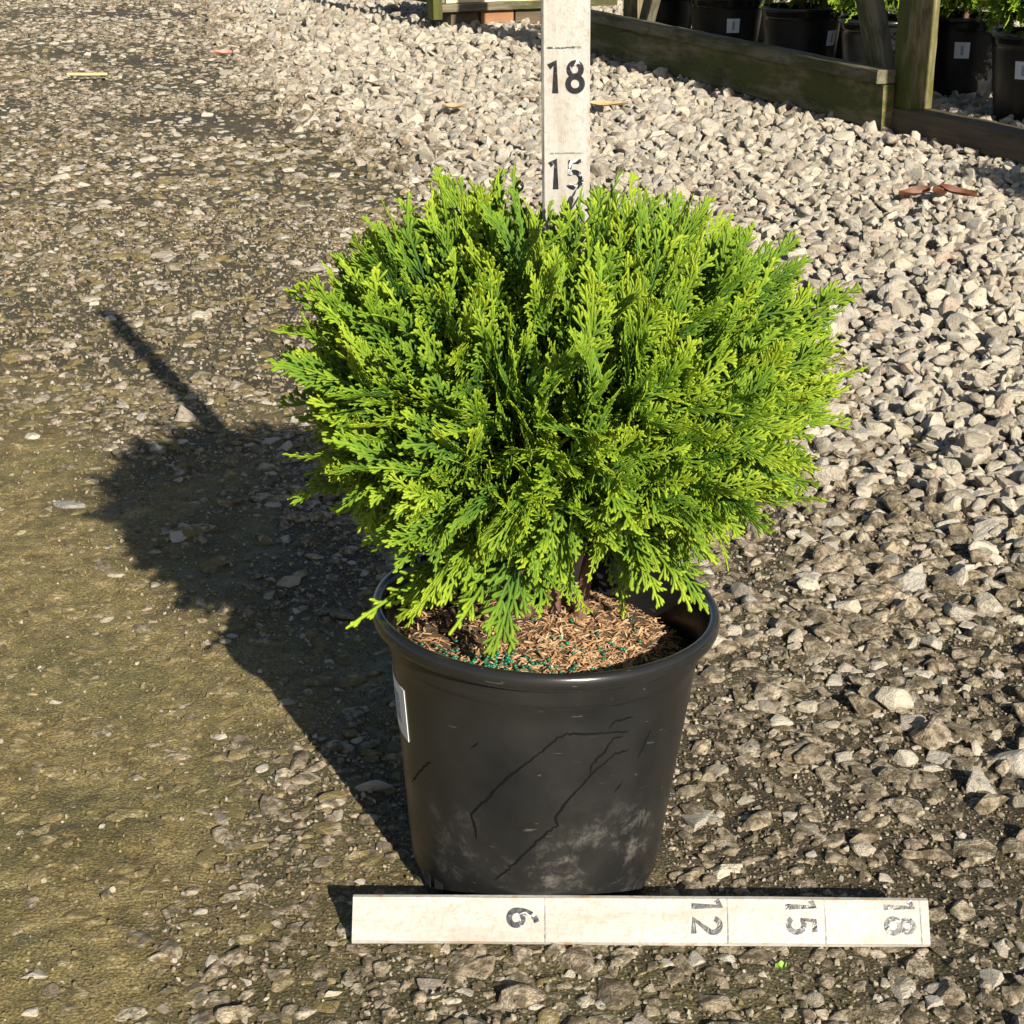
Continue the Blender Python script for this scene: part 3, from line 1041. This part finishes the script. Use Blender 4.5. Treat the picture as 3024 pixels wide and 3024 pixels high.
def join(parts):
    V, F = [], []
    for v, f in parts:
        o = len(V); V += list(v); F += [tuple(i + o for i in q) for q in f]
    return V, F


mm = Mat("reddish_bark")
c_ = mm.coord()
mm.color(mm.ramp(mm.noise(mm.mapping(c_, (60, 60, 12)), 3, 5, 0.7), [(0.3, (0.055, 0.028, 0.018)), (0.6, (0.15, 0.075, 0.050)), (0.8, (0.27, 0.15, 0.11))]))
mm.rough(0.85); mm.bump(mm.noise(mm.mapping(c_, (200, 200, 40)), 3, 4), 0.7, 0.002)
M_BARK = mm.m

# the shrub in the front pot
SHC = np.array([0.008, 0.050, 0.402])
shrub = empty("round_shrub", (0.012, 0.045, 0.212), "round dense bright green conifer shrub growing in the front black pot", "shrub")


def main_radius(d):
    # measured outline: full on the left and right shoulders, a dip where the measuring stick stands
    p = 2.5 if d[2] > 0 else 1.55
    k = (math.hypot(d[0], d[1]) ** p + abs(d[2]) ** p) ** (-1 / p)
    k *= 0.99 + 0.04 * max(0, d[0]) * (1 - abs(d[2]))
    k *= 1 + 0.035 * math.sin(5 * math.atan2(d[1], d[0]) + 4 * d[2])
    return k


def main_gap(d, r):
    # bare window low at the front, where stems and mulch show
    if d[2] < -0.25 and abs(d[0] - 0.18) < 0.20 and d[1] < -0.1: return True
    # the stick rises through a notch behind the top
    if abs(d[0] - 0.09) < 0.05 and d[2] > 0.6 and 0.1 < d[1] < 0.5: return True
    return False


sprays, stems = crown_sprays(SHC, 0.226, 0.176, 680, 17, 1.0, main_gap, main_radius, -0.62)
# hanging lower sprays over the rim
rs = rng_of(23)


def hang(tip, base, n, spread=0.5, ln=0.11):
    tip = np.array(tip); base = np.array(base)
    g = unit(tip - base); side = unit(np.cross(g, [0.2, -1, 0.35]))
    nr_ = np.cross(g, side)
    stems.append((np.array([0.012, 0.045, 0.25]), base))
    for s in range(n):
        sd = (s % 2) * 2 - 1
        k = 0 if s == 0 else 0.35 + 0.22 * s
        L_ = ln * rs.uniform(0.85, 1.1) * (1 if s == 0 else 0.85)
        gg = unit(g + side * sd * (0 if s == 0 else rs.uniform(0.25, spread + 0.2)) + nr_ * rs.normal(0, 0.15))
        b_ = tip - g * ln * (1.0 if s == 0 else 1.0 + k * 0.6)
        sprays.append((b_ + gg * L_, b_, frame_of(gg, unit(nr_ + rs.normal(0, 0.3, 3))), L_, int(rs.integers(0, len(SPRAYS))), unit(g), 0))


hang((-0.150, -0.045, 0.238), (-0.02, 0.02, 0.32), 7)
hang((-0.120, -0.060, 0.240), (-0.02, 0.00, 0.32), 6)
hang((-0.060, -0.070, 0.245), (-0.01, 0.00, 0.34), 6)
hang((-0.030, -0.085, 0.240), (0.00, -0.01, 0.39), 8, 0.3)
hang((-0.105, -0.065, 0.262), (-0.01, 0.00, 0.36), 6)
hang((-0.075, -0.085, 0.285), (-0.01, -0.02, 0.39), 6)
hang((-0.140, 0.00, 0.285), (-0.02, 0.04, 0.36), 6)
hang((0.108, -0.045, 0.288), (0.04, 0.01, 0.38), 7)
hang((0.150, 0.000, 0.290), (0.05, 0.04, 0.37), 7)
hang((0.020, -0.015, 0.228), (0.015, 0.03, 0.29), 2, 0.3, 0.055)
hang((0.070, -0.030, 0.242), (0.03, 0.02, 0.34), 3, 0.3, 0.06)
hang((0.150, 0.060, 0.282), (0.05, 0.05, 0.36), 5)
hang((-0.140, 0.06, 0.295), (-0.03, 0.06, 0.36), 5)

for (tx, ty, tz, nn_) in ((-0.165, -0.02, 0.30, 5), (-0.13, -0.065, 0.285, 6), (-0.10, -0.085, 0.31, 6), (-0.055, -0.095, 0.30, 6), (-0.085, -0.060, 0.252, 6), (-0.045, -0.080, 0.262, 6),
                          (-0.015, -0.10, 0.31, 6), (-0.12, 0.02, 0.262, 5), (0.062, -0.085, 0.315, 6), (0.095, -0.075, 0.302, 6), (0.130, -0.050, 0.300, 6), (0.165, -0.01, 0.318, 6),
                          (0.120, 0.00, 0.268, 6), (0.090, -0.030, 0.270, 6), (0.085, -0.05, 0.345, 5), (-0.07, -0.10, 0.36, 5), (0.175, 0.03, 0.335, 5), (-0.175, 0.02, 0.335, 5),
                          (0.135, -0.025, 0.252, 6), (0.155, 0.02, 0.258, 6), (0.115, -0.055, 0.262, 6), (0.095, -0.065, 0.275, 5), (0.17, 0.05, 0.285, 5), (-0.115, -0.03, 0.242, 6), (-0.150, 0.03, 0.285, 6), (-0.005, -0.085, 0.262, 5), (0.075, -0.02, 0.262, 4)):
    hang((tx, ty, tz), (tx * 0.28 + 0.006, ty * 0.2 + 0.03, tz + 0.085), nn_, 0.5, rs.uniform(0.075, 0.10))

# trunk and stems
tp = []
for (x0, y0, x1, y1, z1, r0) in ((0.008, 0.040, 0.004, 0.05, 0.42, 0.0085), (0.030, 0.030, 0.075, 0.03, 0.40, 0.0065), (-0.012, 0.035, -0.06, 0.03, 0.40, 0.006), (0.018, 0.055, 0.03, 0.10, 0.41, 0.006)):
    path = [(x0 + (x1 - x0) * t ** 1.5, y0 + (y1 - y0) * t, 0.204 + (z1 - 0.204) * t) for t in np.linspace(0, 1, 8)]
    tp.append(tube(path, [r0 * (1 - 0.65 * t) for t in np.linspace(0, 1, 8)], 8))
V_, F_ = join(tp)
mobj("trunk", mesh_from("trunk", V_, F_, True), M_BARK, shrub)
bp = []
for (s0, s1) in stems:
    s0 = np.array(s0); s1 = np.array(s1)
    mid = (s0 + s1) / 2 + np.array([0, 0, -0.012])
    bp.append(tube([s0, mid, s1], [0.0022, 0.0016, 0.0010], 5))
V_, F_ = join(bp)
br_o = mobj("branches", mesh_from("branches", V_, F_, True), M_BARK, shrub)
tag(br_o, kind="stuff")

# the 300 sprays that show largest become parts of their own
tips = np.array([s[0] for s in sprays]); bases = np.array([s[1] for s in sprays])
midp = 0.5 * (tips + bases)
to_cam = (CAM - SHC) / np.linalg.norm(CAM - SHC)
outer = np.linalg.norm((tips - SHC) / np.array([0.214, 0.214, 0.178]), axis=1)
facing = (midp - SHC) @ to_cam
sc_ = facing / 0.2 + 0.9 * outer - 0.08 * np.array([s[6] for s in sprays])
best = set(np.argsort(-sc_)[:300].tolist())
gP, gR, gS, gI = [], [], [], []
for i, (tip, base, R3, ln, mi, d, od) in enumerate(sprays):
    if i in best:
        o = bpy.data.objects.new("leaf_spray", SPRAYS[mi])
        M = Matrix.Translation(base) @ R3.to_4x4() @ Matrix.Scale(ln, 4)
        place(o, shrub, M)
    else:
        gP.append(base); gR.append(tuple(R3.to_euler())); gS.append((ln,) * 3); gI.append(mi)
fo = scatter("foliage", gP, gR, gS, gI, spray_col, shrub)
tag(fo, kind="stuff")


# ---------------------------------------------------------------- measuring sticks
def make_paint(name, rust=0.0):
    m = Mat(name)
    co = m.coord()
    n1 = m.noise(m.mapping(co, (10, 40, 40)), 1.0, 6, 0.7)
    n2 = m.noise(m.mapping(co, (60, 60, 60)), 3.0, 5, 0.7, 0.6)
    g = m.noise(m.mapping(co, (14, 260, 60)), 1.5, 5, 0.65)
    col = m.ramp(n1, [(0.3, (0.25, 0.228, 0.19)), (0.48, (0.325, 0.31, 0.28)), (0.7, (0.375, 0.37, 0.355))])
    col = m.mix(m.ramp(n2, [(0.48, 0.0), (0.66, 0.55)]), col, (0.23, 0.19, 0.13))
    col = m.mix(m.ramp(g, [(0.58, 0.0), (0.75, 0.30)]), col, (0.30, 0.26, 0.19))
    ys = m.math('ABSOLUTE', m.sep(co)[1])
    e = m.ramp(m.math('MULTIPLY', ys, 50.0), [(0.80, 0.0), (0.90, 1.0)])
    em = m.math('MULTIPLY', e, m.ramp(m.noise(co, 70, 4, 0.7), [(0.56, 0.0), (0.62, 0.85)]))
    col = m.mix(em, col, (0.30, 0.17, 0.085))
    m.color(col); m.rough(0.55)
    m.bump(m.math('ADD', g, n2), 0.45, 0.0010)
    return m.m


M_PAINT = make_paint("worn_white_paint")


def numeral_mat(name, wear):
    m = Mat(name)
    co = m.pos()
    n = m.noise(co, 130, 3, 0.55, 0.8)
    w = m.ramp(n, [(wear - 0.02, 0.0), (wear + 0.02, 1.0)])
    m.color(m.mix(w, (0.007, 0.007, 0.011), (0.42, 0.42, 0.43)))
    m.rough(m.ramp(n, [(0.3, 0.25), (0.7, 0.5)]))
    m.bump(n, 0.6, 0.001)
    return m.m


M_NUM = numeral_mat("black_vinyl_numeral", 0.70)
M_NUM_W = numeral_mat("worn_vinyl_numeral", 0.64)
M_NUM_F = numeral_mat("flaked_vinyl_numeral", 0.555)
mm = Mat("marker_line"); mm.color(mm.mix(mm.ramp(mm.noise(mm.coord(), 120, 4), [(0.46, 0.0), (0.6, 0.8)]), (0.03, 0.03, 0.035), (0.5, 0.48, 0.45))); mm.rough(0.6); M_LINE = mm.m
mm = Mat("faint_line"); mm.color(mm.mix(mm.ramp(mm.noise(mm.coord(), 120, 4), [(0.42, 0.0), (0.6, 0.8)]), (0.09, 0.085, 0.105), (0.32, 0.31, 0.30))); mm.rough(0.6); M_LINE_F = mm.m


def stick_mesh(length, w, t, seed):
    """length along X, face in XY at z=0 facing +Z, thickness below"""
    me = board_mesh(length, w, t, seed, 0.0022, 0.0003)
    return me


def arc(cx, cy, rx, ry, a0, a1, n=22):
    return [(cx + rx * math.cos(math.radians(a0 + (a1 - a0) * i / n)), cy + ry * math.sin(math.radians(a0 + (a1 - a0) * i / n))) for i in range(n + 1)]


GLYPH = {   # strokes in a box 0..0.62 wide, 0..1 high
    '1': [([(0.10, 0.80), (0.30, 0.93), (0.30, 0.0)], 0.095)],
    '2': [(arc(0.30, 0.70, 0.22, 0.22, 165, -40, 14) + [(0.10, 0.08), (0.56, 0.08)], 0.085)],
    '5': [([(0.52, 0.92), (0.16, 0.92), (0.13, 0.53)] + arc(0.29, 0.33, 0.23, 0.25, 125, -145, 18), 0.085)],
    '6': [(arc(0.30, 0.29, 0.22, 0.21, 90, 450, 26), 0.085), (arc(0.50, 0.33, 0.42, 0.60, 182, 100, 12), 0.085)],
    '8': [(arc(0.31, 0.72, 0.185, 0.20, 90, 450, 24), 0.085), (arc(0.31, 0.28, 0.22, 0.22, 90, 450, 24), 0.085)],
}


def glyph_mesh(ch, size, seed=0):
    V, F = [], []
    z1 = 0.00035
    for pts, hw in GLYPH[ch]:
        pts = np.array(pts, float) - np.array([0.31, 0.5])
        n = len(pts); base = len(V)
        closed = np.linalg.norm(pts[0] - pts[-1]) < 1e-6
        for i in range(n):
            if closed: d = pts[(i + 1) % (n - 1)] - pts[(i - 1) % (n - 1)]
            else: d = unit(pts[min(i + 1, n - 1)] - pts[i]) + unit(pts[i] - pts[max(i - 1, 0)])
            d = unit(d); nn = np.array([-d[1], d[0]])
            a = (pts[i] + nn * hw) * size; b = (pts[i] - nn * hw) * size
            lift = z1 + 0.00005 * (GLYPH[ch].index((GLYPH[ch][0])) if base == 0 else 1)
            V += [(*a, 0.00006), (*a, lift), (*b, lift), (*b, 0.00006)]
        for i in range(n - 1):
            for k in range(3):
                q = base + i * 4 + k
                F.append((q, q + 1, q + 5, q + 4))
        if not closed:
            F.append((base, base + 1, base + 2, base + 3)); e = base + (n - 1) * 4; F.append((e + 3, e + 2, e + 1, e))
    return mesh_from("numeral_" + ch, V, F)


def mark_mesh(w, h, seed):
    r = rng_of(seed); V, F = [], []
    n = 14
    for i in range(n + 1):
        x = -w / 2 + w * i / n
        hh = h * r.uniform(0.7, 1.15); o = r.normal(0, h * 0.06)
        V += [(x, o - hh / 2, 0.00005), (x, o - hh / 2, 0.0002), (x, o + hh / 2, 0.0002), (x, o + hh / 2, 0.00005)]
    for i in range(n):
        for k in range(3):
            q = i * 4 + k; F.append((q, q + 4, q + 5, q + 1))
    return mesh_from("mark", V, F)


# standing stick: foot on the potting mix behind the stems
sx_, sy_ = 0.0220, 0.080
SW, ST = 0.0375, 0.014
foot = Vector((sx_, sy_, 0.207)); top = Vector((sx_ - 0.010, sy_ - 0.002, 0.950))
vst = empty("measuring_stick", foot, "white painted measuring stick marked 15 and 18 standing upright behind the shrub", "measuring stick")
ax = (top - foot).normalized()                     # along the stick
fn = Vector((-0.02, -1, 0)); fn = (fn - ax * fn.dot(ax)).normalized()   # face normal, to the camera
rt = ax.cross(fn).normalized()
rt = fn.cross(ax) * -1 if (fn.cross(ax)).x < 0 else fn.cross(ax)
LEN = (top - foot).length
Mb = Matrix((ax, fn.cross(ax), fn)).transposed().to_4x4(); Mb.translation = (foot + top) / 2 - fn * ST / 2
mobj("board", stick_mesh(LEN, SW, ST, 31), M_PAINT, vst, Mb)


def face_frame(o, xdir, ydir, nrm):
    M = Matrix((xdir, ydir, nrm)).transposed().to_4x4(); M.translation = o; return M


def vpos(h, dx): return foot + ax * h + rt * dx + fn * 0.0001


H15, H18 = 0.381, 0.4605
for (h, mt, w, th_) in ((H18, M_LINE, 0.031, 0.0016), (H15, M_LINE_F, 0.026, 0.0012)):
    mobj("mark_line", mark_mesh(w, th_, int(h * 1000)), mt, vst, face_frame(vpos(h, 0.001), rt, ax, fn))
for (ch, h, dx, mt, size) in (('1', H18 - 0.0215, -0.0078, M_NUM, 0.0245), ('8', H18 - 0.0215, 0.0072, M_NUM_W, 0.0245), ('1', H15 - 0.0160, -0.0078, M_NUM, 0.0235), ('5', H15 - 0.0165, 0.0068, M_NUM_F, 0.0235)):
    mobj("numeral", glyph_mesh(ch, size), mt, vst, face_frame(vpos(h, dx), rt, ax, fn))

# lying stick: on its edge, leaning back against the foot of the pot
LA = Vector((-0.1515, -0.1235, 0.003)); LB = Vector((0.304, -0.1285, 0.003))
hst = empty("measuring_stick", LA, "white painted measuring stick marked 6 to 18 lying on the ground before the pot", "measuring stick")
hx = (LB - LA).normalized()
al = math.radians(54)
back = Vector((-hx.y, hx.x, 0))
hy = back * math.cos(al) + Vector((0, 0, 1)) * math.sin(al)      # up across the face
hn = hx.cross(hy).normalized()
HW, HT = 0.038, 0.012
Mh = Matrix((hx, hy, hn)).transposed().to_4x4(); Mh.translation = (LA + LB) / 2 + hy * HW / 2 - hn * HT / 2
mobj("board", stick_mesh((LB - LA).length, HW, HT, 32), M_PAINT, hst, Mh)
HL = (LB - LA).length


def hpos(px, v): return LA + hx * ((px - 1040) / 1703.0 * HL) + hy * (v * HW) + hn * 0.0001


for px_ in (1610, 2150, 2437, 2718):
    mobj("mark_line", mark_mesh(0.035, 0.0011, px_), M_LINE_F, hst, face_frame(hpos(px_, 0.5), hy, -hx, hn))
for (ch, px_, v_, mt) in (('6', 1545, 0.53, M_NUM_W), ('1', 2090, 0.79, M_NUM), ('2', 2088, 0.40, M_NUM_W), ('1', 2367, 0.79, M_NUM), ('5', 2367, 0.42, M_NUM_W), ('1', 2657, 0.79, M_NUM_W), ('8', 2657, 0.42, M_NUM_W)):
    mobj("numeral", glyph_mesh(ch, 0.0245 if ch != '6' else 0.026), mt, hst, face_frame(hpos(px_, v_), -hy, hx, hn))


# ---------------------------------------------------------------- pots and shrubs in the background
BGH, BGR = 0.272, 0.165
wp, rp = pot_profiles(BGH, BGR)
V_, F_ = lathe(wp, 72); bw_me = mesh_from("back_wall", V_, F_, True); bw_me.materials.append(M_POT)
V_, F_ = lathe(rp, 72); br_me = mesh_from("back_rim", V_, F_, True); br_me.materials.append(M_POT)
V_, F_ = [], []
for i in range(9):
    for j in range(40):
        r = 0.151 * i / 8; t = 2 * PI * j / 40
        V_.append((r * math.cos(t), r * math.sin(t), 0.247 + 0.006 * math.sin(9 * t + i) * (i < 8)))
for i in range(8):
    for j in range(40):
        a = i * 40 + j; b = i * 40 + (j + 1) % 40
        F_.append((a, b, b + 40, a + 40))
bs_me = mesh_from("back_soil", V_, F_, True); bs_me.materials.append(M_SOIL)
bwr = lambda z: (0.1040 + (0.126 - 0.1040) * (z * 0.24 / BGH) / 0.205) * BGR / 0.1415
V_, F_ = surf_patch(-0.185, 0.185, 0.135, 0.190, 0.0006, bwr, 6, 3); st_me = mesh_from("back_sticker", V_, F_); st_me.materials.append(M_STICKER)
V_, F_ = surf_patch(-0.03, 0.04, 0.146, 0.179, 0.0010, bwr, 3, 3); pr_me = mesh_from("back_print", V_, F_); pr_me.materials.append(M_PRINT)

bsp, bst = crown_sprays((0, 0, 0.17), 0.235, 0.21, 130, 91, 1.35, None, None, -0.80)
gP = [s[1] for s in bsp]; gR = [tuple(s[2].to_euler()) for s in bsp]; gS = [(s[3],) * 3 for s in bsp]; gI = [s[4] for s in bsp]
V_, F_ = join([tube([(0, 0, 0.0), (0.01, 0.0, 0.15), (0.0, 0.01, 0.32)], [0.014, 0.010, 0.005], 8), tube([(0.0, 0, 0.03), (0.04, 0.02, 0.14), (0.08, 0.03, 0.26)], [0.009, 0.007, 0.004], 8)])
bt_me = mesh_from("back_trunk", V_, F_, True); bt_me.materials.append(M_BARK)
first_crown = None
BACK = [  # x, y, sticker angle or None, shrub height factor, pot label, shrub label
    (0.615, 6.33, None, 1.0, "black nursery pot furthest left behind the rack beam", "green shrub in the pot furthest left behind the rack"),
    (0.845, 5.90, 0.22, 1.0, "black pot with white sticker, second from the left behind the beam", "green shrub in the second pot from the left behind the rack"),
    (1.065, 5.36, 0.95, 1.0, "black pot with sticker on its right side, just left of the diagonal brace", "green shrub in the pot just left of the diagonal brace"),
    (1.265, 4.83, None, 1.0, "black pot half hidden between the diagonal brace and the mossy post", "green shrub in the pot behind the diagonal brace"),
    (1.575, 4.95, -0.02, 1.0, "black pot with white sticker directly right of the mossy post", "dark green shrub in the pot directly right of the mossy post"),
    (1.655, 4.32, -0.30, 0.95, "nearest black pot behind the rack, at the right edge, with white sticker", "green shrub with sunlit tips in the pot at the right edge"),
    (1.00, 6.62, None, 1.1, "black nursery pot in the rear row behind the far end of the rack", "green shrub in the rear row behind the far end of the rack"),
    (1.33, 5.90, None, 1.1, "black nursery pot in the rear row behind the middle of the rack", "green shrub in the rear row behind the middle of the rack"),
    (1.62, 5.50, None, 1.1, "black nursery pot in the rear row behind the mossy post", "green shrub in the rear row behind the mossy post"),
    (2.00, 5.15, None, 1.1, "black nursery pot in the rear row at the right edge", "green shrub in the rear row at the right edge"),
    (1.93, 3.62, None, 1.1, "unseen black nursery pot added for shade, next in line beyond the right edge", "unseen green shrub added for shade in the next pot beyond the right edge"),  # from here on: unseen pots and shrubs added to shade the rack
    (2.10, 2.88, None, 1.15, "unseen black nursery pot added for shade, second in line beyond the right edge", "unseen green shrub added for shade in the second pot beyond the right edge"),
    (1.83, 2.10, None, 1.25, "unseen black nursery pot added for shade, closest one beyond the right edge", "unseen tall green shrub added for shade, closest one beyond the right edge"),
    (2.28, 3.95, None, 1.2, "unseen black nursery pot added for shade, back row beyond the right edge", "unseen green shrub added for shade, back row beyond the right edge"),
]
for i, (x, y, sa, hf, pl, sl) in enumerate(BACK):
    z = 0.026
    e = empty("nursery_pot", (x, y, z), pl, "plant pot", "black pots behind the timber rack", Euler((0, 0, 0.3 * i)))
    base = WM[e]
    face = math.atan2(x - CAM[0], y - CAM[1])        # bearing from the camera, so that stickers sit where they are seen
    for nm, me in (("wall", bw_me), ("rim", br_me), ("potting_mix", bs_me)):
        place(bpy.data.objects.new(nm, me), e, base)
    if sa is not None:
        Ms = Matrix.Translation((x, y, z)) @ Matrix.Rotation(sa - face, 4, 'Z')
        so = place(bpy.data.objects.new("sticker", st_me), e, Ms)
        place(bpy.data.objects.new("print_mark", pr_me), so, Ms)
    s = empty("round_shrub", (x, y, z + 0.245), sl, "shrub", "shrubs in the pots behind the rack", Euler((0, 0, 1.1 * i)))
    Ms = WM[s] @ Matrix.Diagonal((1, 1, hf, 1))
    place(bpy.data.objects.new("trunk", bt_me), s, Ms)
    if first_crown is None:
        first_crown = scatter("foliage", gP, gR, gS, gI, spray_col, None)
        first_crown.parent = s
        first_crown.matrix_basis = Matrix.Diagonal((1, 1, hf, 1))
        tag(first_crown, kind="stuff")
    else:
        c = first_crown.copy(); root_col.objects.link(c)
        c.parent = s; c.matrix_basis = Matrix.Diagonal((1, 1, hf, 1))


# ---------------------------------------------------------------- litter on the ground
mm = Mat("dry_leaf"); mm.color(mm.ramp(mm.noise(mm.coord(), 40, 4), [(0.3, (0.07, 0.024, 0.012)), (0.7, (0.19, 0.07, 0.03))])); mm.rough(0.6); M_DRY = mm.m
mm = Mat("tan_leaf"); mm.color(mm.ramp(mm.noise(mm.coord(), 40, 4), [(0.3, (0.22, 0.15, 0.07)), (0.7, (0.38, 0.28, 0.14))])); mm.rough(0.6); M_TAN = mm.m
mm = Mat("split_wood"); mm.color(mm.ramp(mm.noise(mm.mapping(mm.coord(), (4, 60, 60)), 2, 4), [(0.3, (0.45, 0.33, 0.14)), (0.7, (0.62, 0.48, 0.24))])); mm.rough(0.8); M_SPLIT = mm.m
mm = Mat("faded_red_scrap"); mm.color(mm.ramp(mm.noise(mm.coord(), 30, 3), [(0.3, (0.50, 0.16, 0.11)), (0.7, (0.58, 0.30, 0.22))])); mm.rough(0.7); M_RED = mm.m
mm = Mat("green_scrap"); mm.color(mm.ramp(mm.noise(mm.coord(), 90, 3), [(0.3, (0.16, 0.33, 0.03)), (0.7, (0.26, 0.45, 0.05))])); mm.rough(0.6); M_GRN = mm.m


def leaf_mesh(length, width, curl, seed):
    r = rng_of(seed); V, F = [], []
    nx_, ny_ = 12, 6
    k1 = r.uniform(0, 6)
    for side in (0, 1):
        for i in range(nx_ + 1):
            t = i / nx_
            w = width * math.sin(PI * min(max(t, 0.02), 0.98)) ** 0.8
            for j in range(ny_ + 1):
                s = j / ny_ * 2 - 1
                z = curl * (abs(s) ** 1.6) * width + 0.25 * curl * length * (t - 0.5) ** 2 * 2 + 0.002 * math.sin(7 * t + k1) * s
                V.append(((t - 0.5) * length, s * w / 2, z + 0.0006 * side))
    o = (nx_ + 1) * (ny_ + 1)
    for i in range(nx_):
        for j in range(ny_):
            a = i * (ny_ + 1) + j
            q = (a, a + ny_ + 1, a + ny_ + 2, a + 1)
            F.append(q[::-1]); F.append(tuple(x + o for x in q))
    return mesh_from("leaf", V, F, True)


def litter(name, x, y, z, me, mat, label, cat, rz, rx=0.0, ry=0.0, group=None):
    o = mobj(name, me, mat, None, Matrix.Translation((x, y, z)) @ Euler((rx, ry, rz)).to_matrix().to_4x4())
    return tag(o, label, cat, group)


litter("dry_leaf", 0.955, 2.885, 0.040, leaf_mesh(0.085, 0.026, 0.55, 1), M_DRY, "reddish brown curled dry leaf, left one of the three on the gravel", "leaf", 0.25, 0.4, -0.1)
litter("dry_leaf", 1.010, 2.875, 0.042, leaf_mesh(0.075, 0.026, 0.6, 2), M_DRY, "reddish brown curled dry leaf, middle one of the three on the gravel", "leaf", 0.9, 0.35, 0.3)
litter("dry_leaf", 1.065, 2.895, 0.040, leaf_mesh(0.090, 0.026, 0.5, 3), M_DRY, "reddish brown curled dry leaf, right one of the three on the gravel", "leaf", -0.35, 0.4, 0.15)
litter("dry_leaf", 0.285, 4.38, 0.058, leaf_mesh(0.14, 0.030, 0.3, 4), M_TAN, "long tan dry leaf on the gravel right beside the upright stick", "leaf", 0.05, 0.3, 0.0)
litter("dry_leaf", -0.216, 4.38, 0.050, leaf_mesh(0.075, 0.024, 0.4, 5), M_TAN, "small tan dry leaf on the gravel left of the upright stick", "leaf", 0.1, 0.3, 0.0)
litter("wood_splinter", -1.675, 5.504, 0.030, board_mesh(0.155, 0.012, 0.010, 41, 0.002, 0.0008), M_SPLIT, "straight pale yellow wood splinter lying on the far left ground", "wood splinter", -0.02)
litter("plastic_scrap", -1.234, 6.043, 0.048, leaf_mesh(0.075, 0.035, 0.4, 6), M_RED, "faded red scrap lying on the far gravel at the left", "scrap", 0.2, 0.25)
litter("leaf_bit", 0.182, -0.156, 0.004, leaf_mesh(0.009, 0.005, 0.4, 7), M_GRN, "tiny bright green leaf bit on the ground below the lying stick", "leaf", 0.1)
rk = stone_mesh("grey_rock", 901, 14, (1, 0.62, 0.30), 0.04, make_stone_mat("grey_rock", [(0.0, (0.17, 0.165, 0.165)), (1.0, (0.24, 0.235, 0.23))], (0.25, 0.35), (0.12, 0.10, 0.06)))
ro = mobj("flat_stone", rk, None, None, Matrix.Translation((-0.612, 0.848, 0.003)) @ Euler((0.1, 0.05, -0.2)).to_matrix().to_4x4() @ Matrix.Scale(0.047, 4))
tag(ro, "flat slate grey stone on the mud just left of the shrub's shadow", "stone")
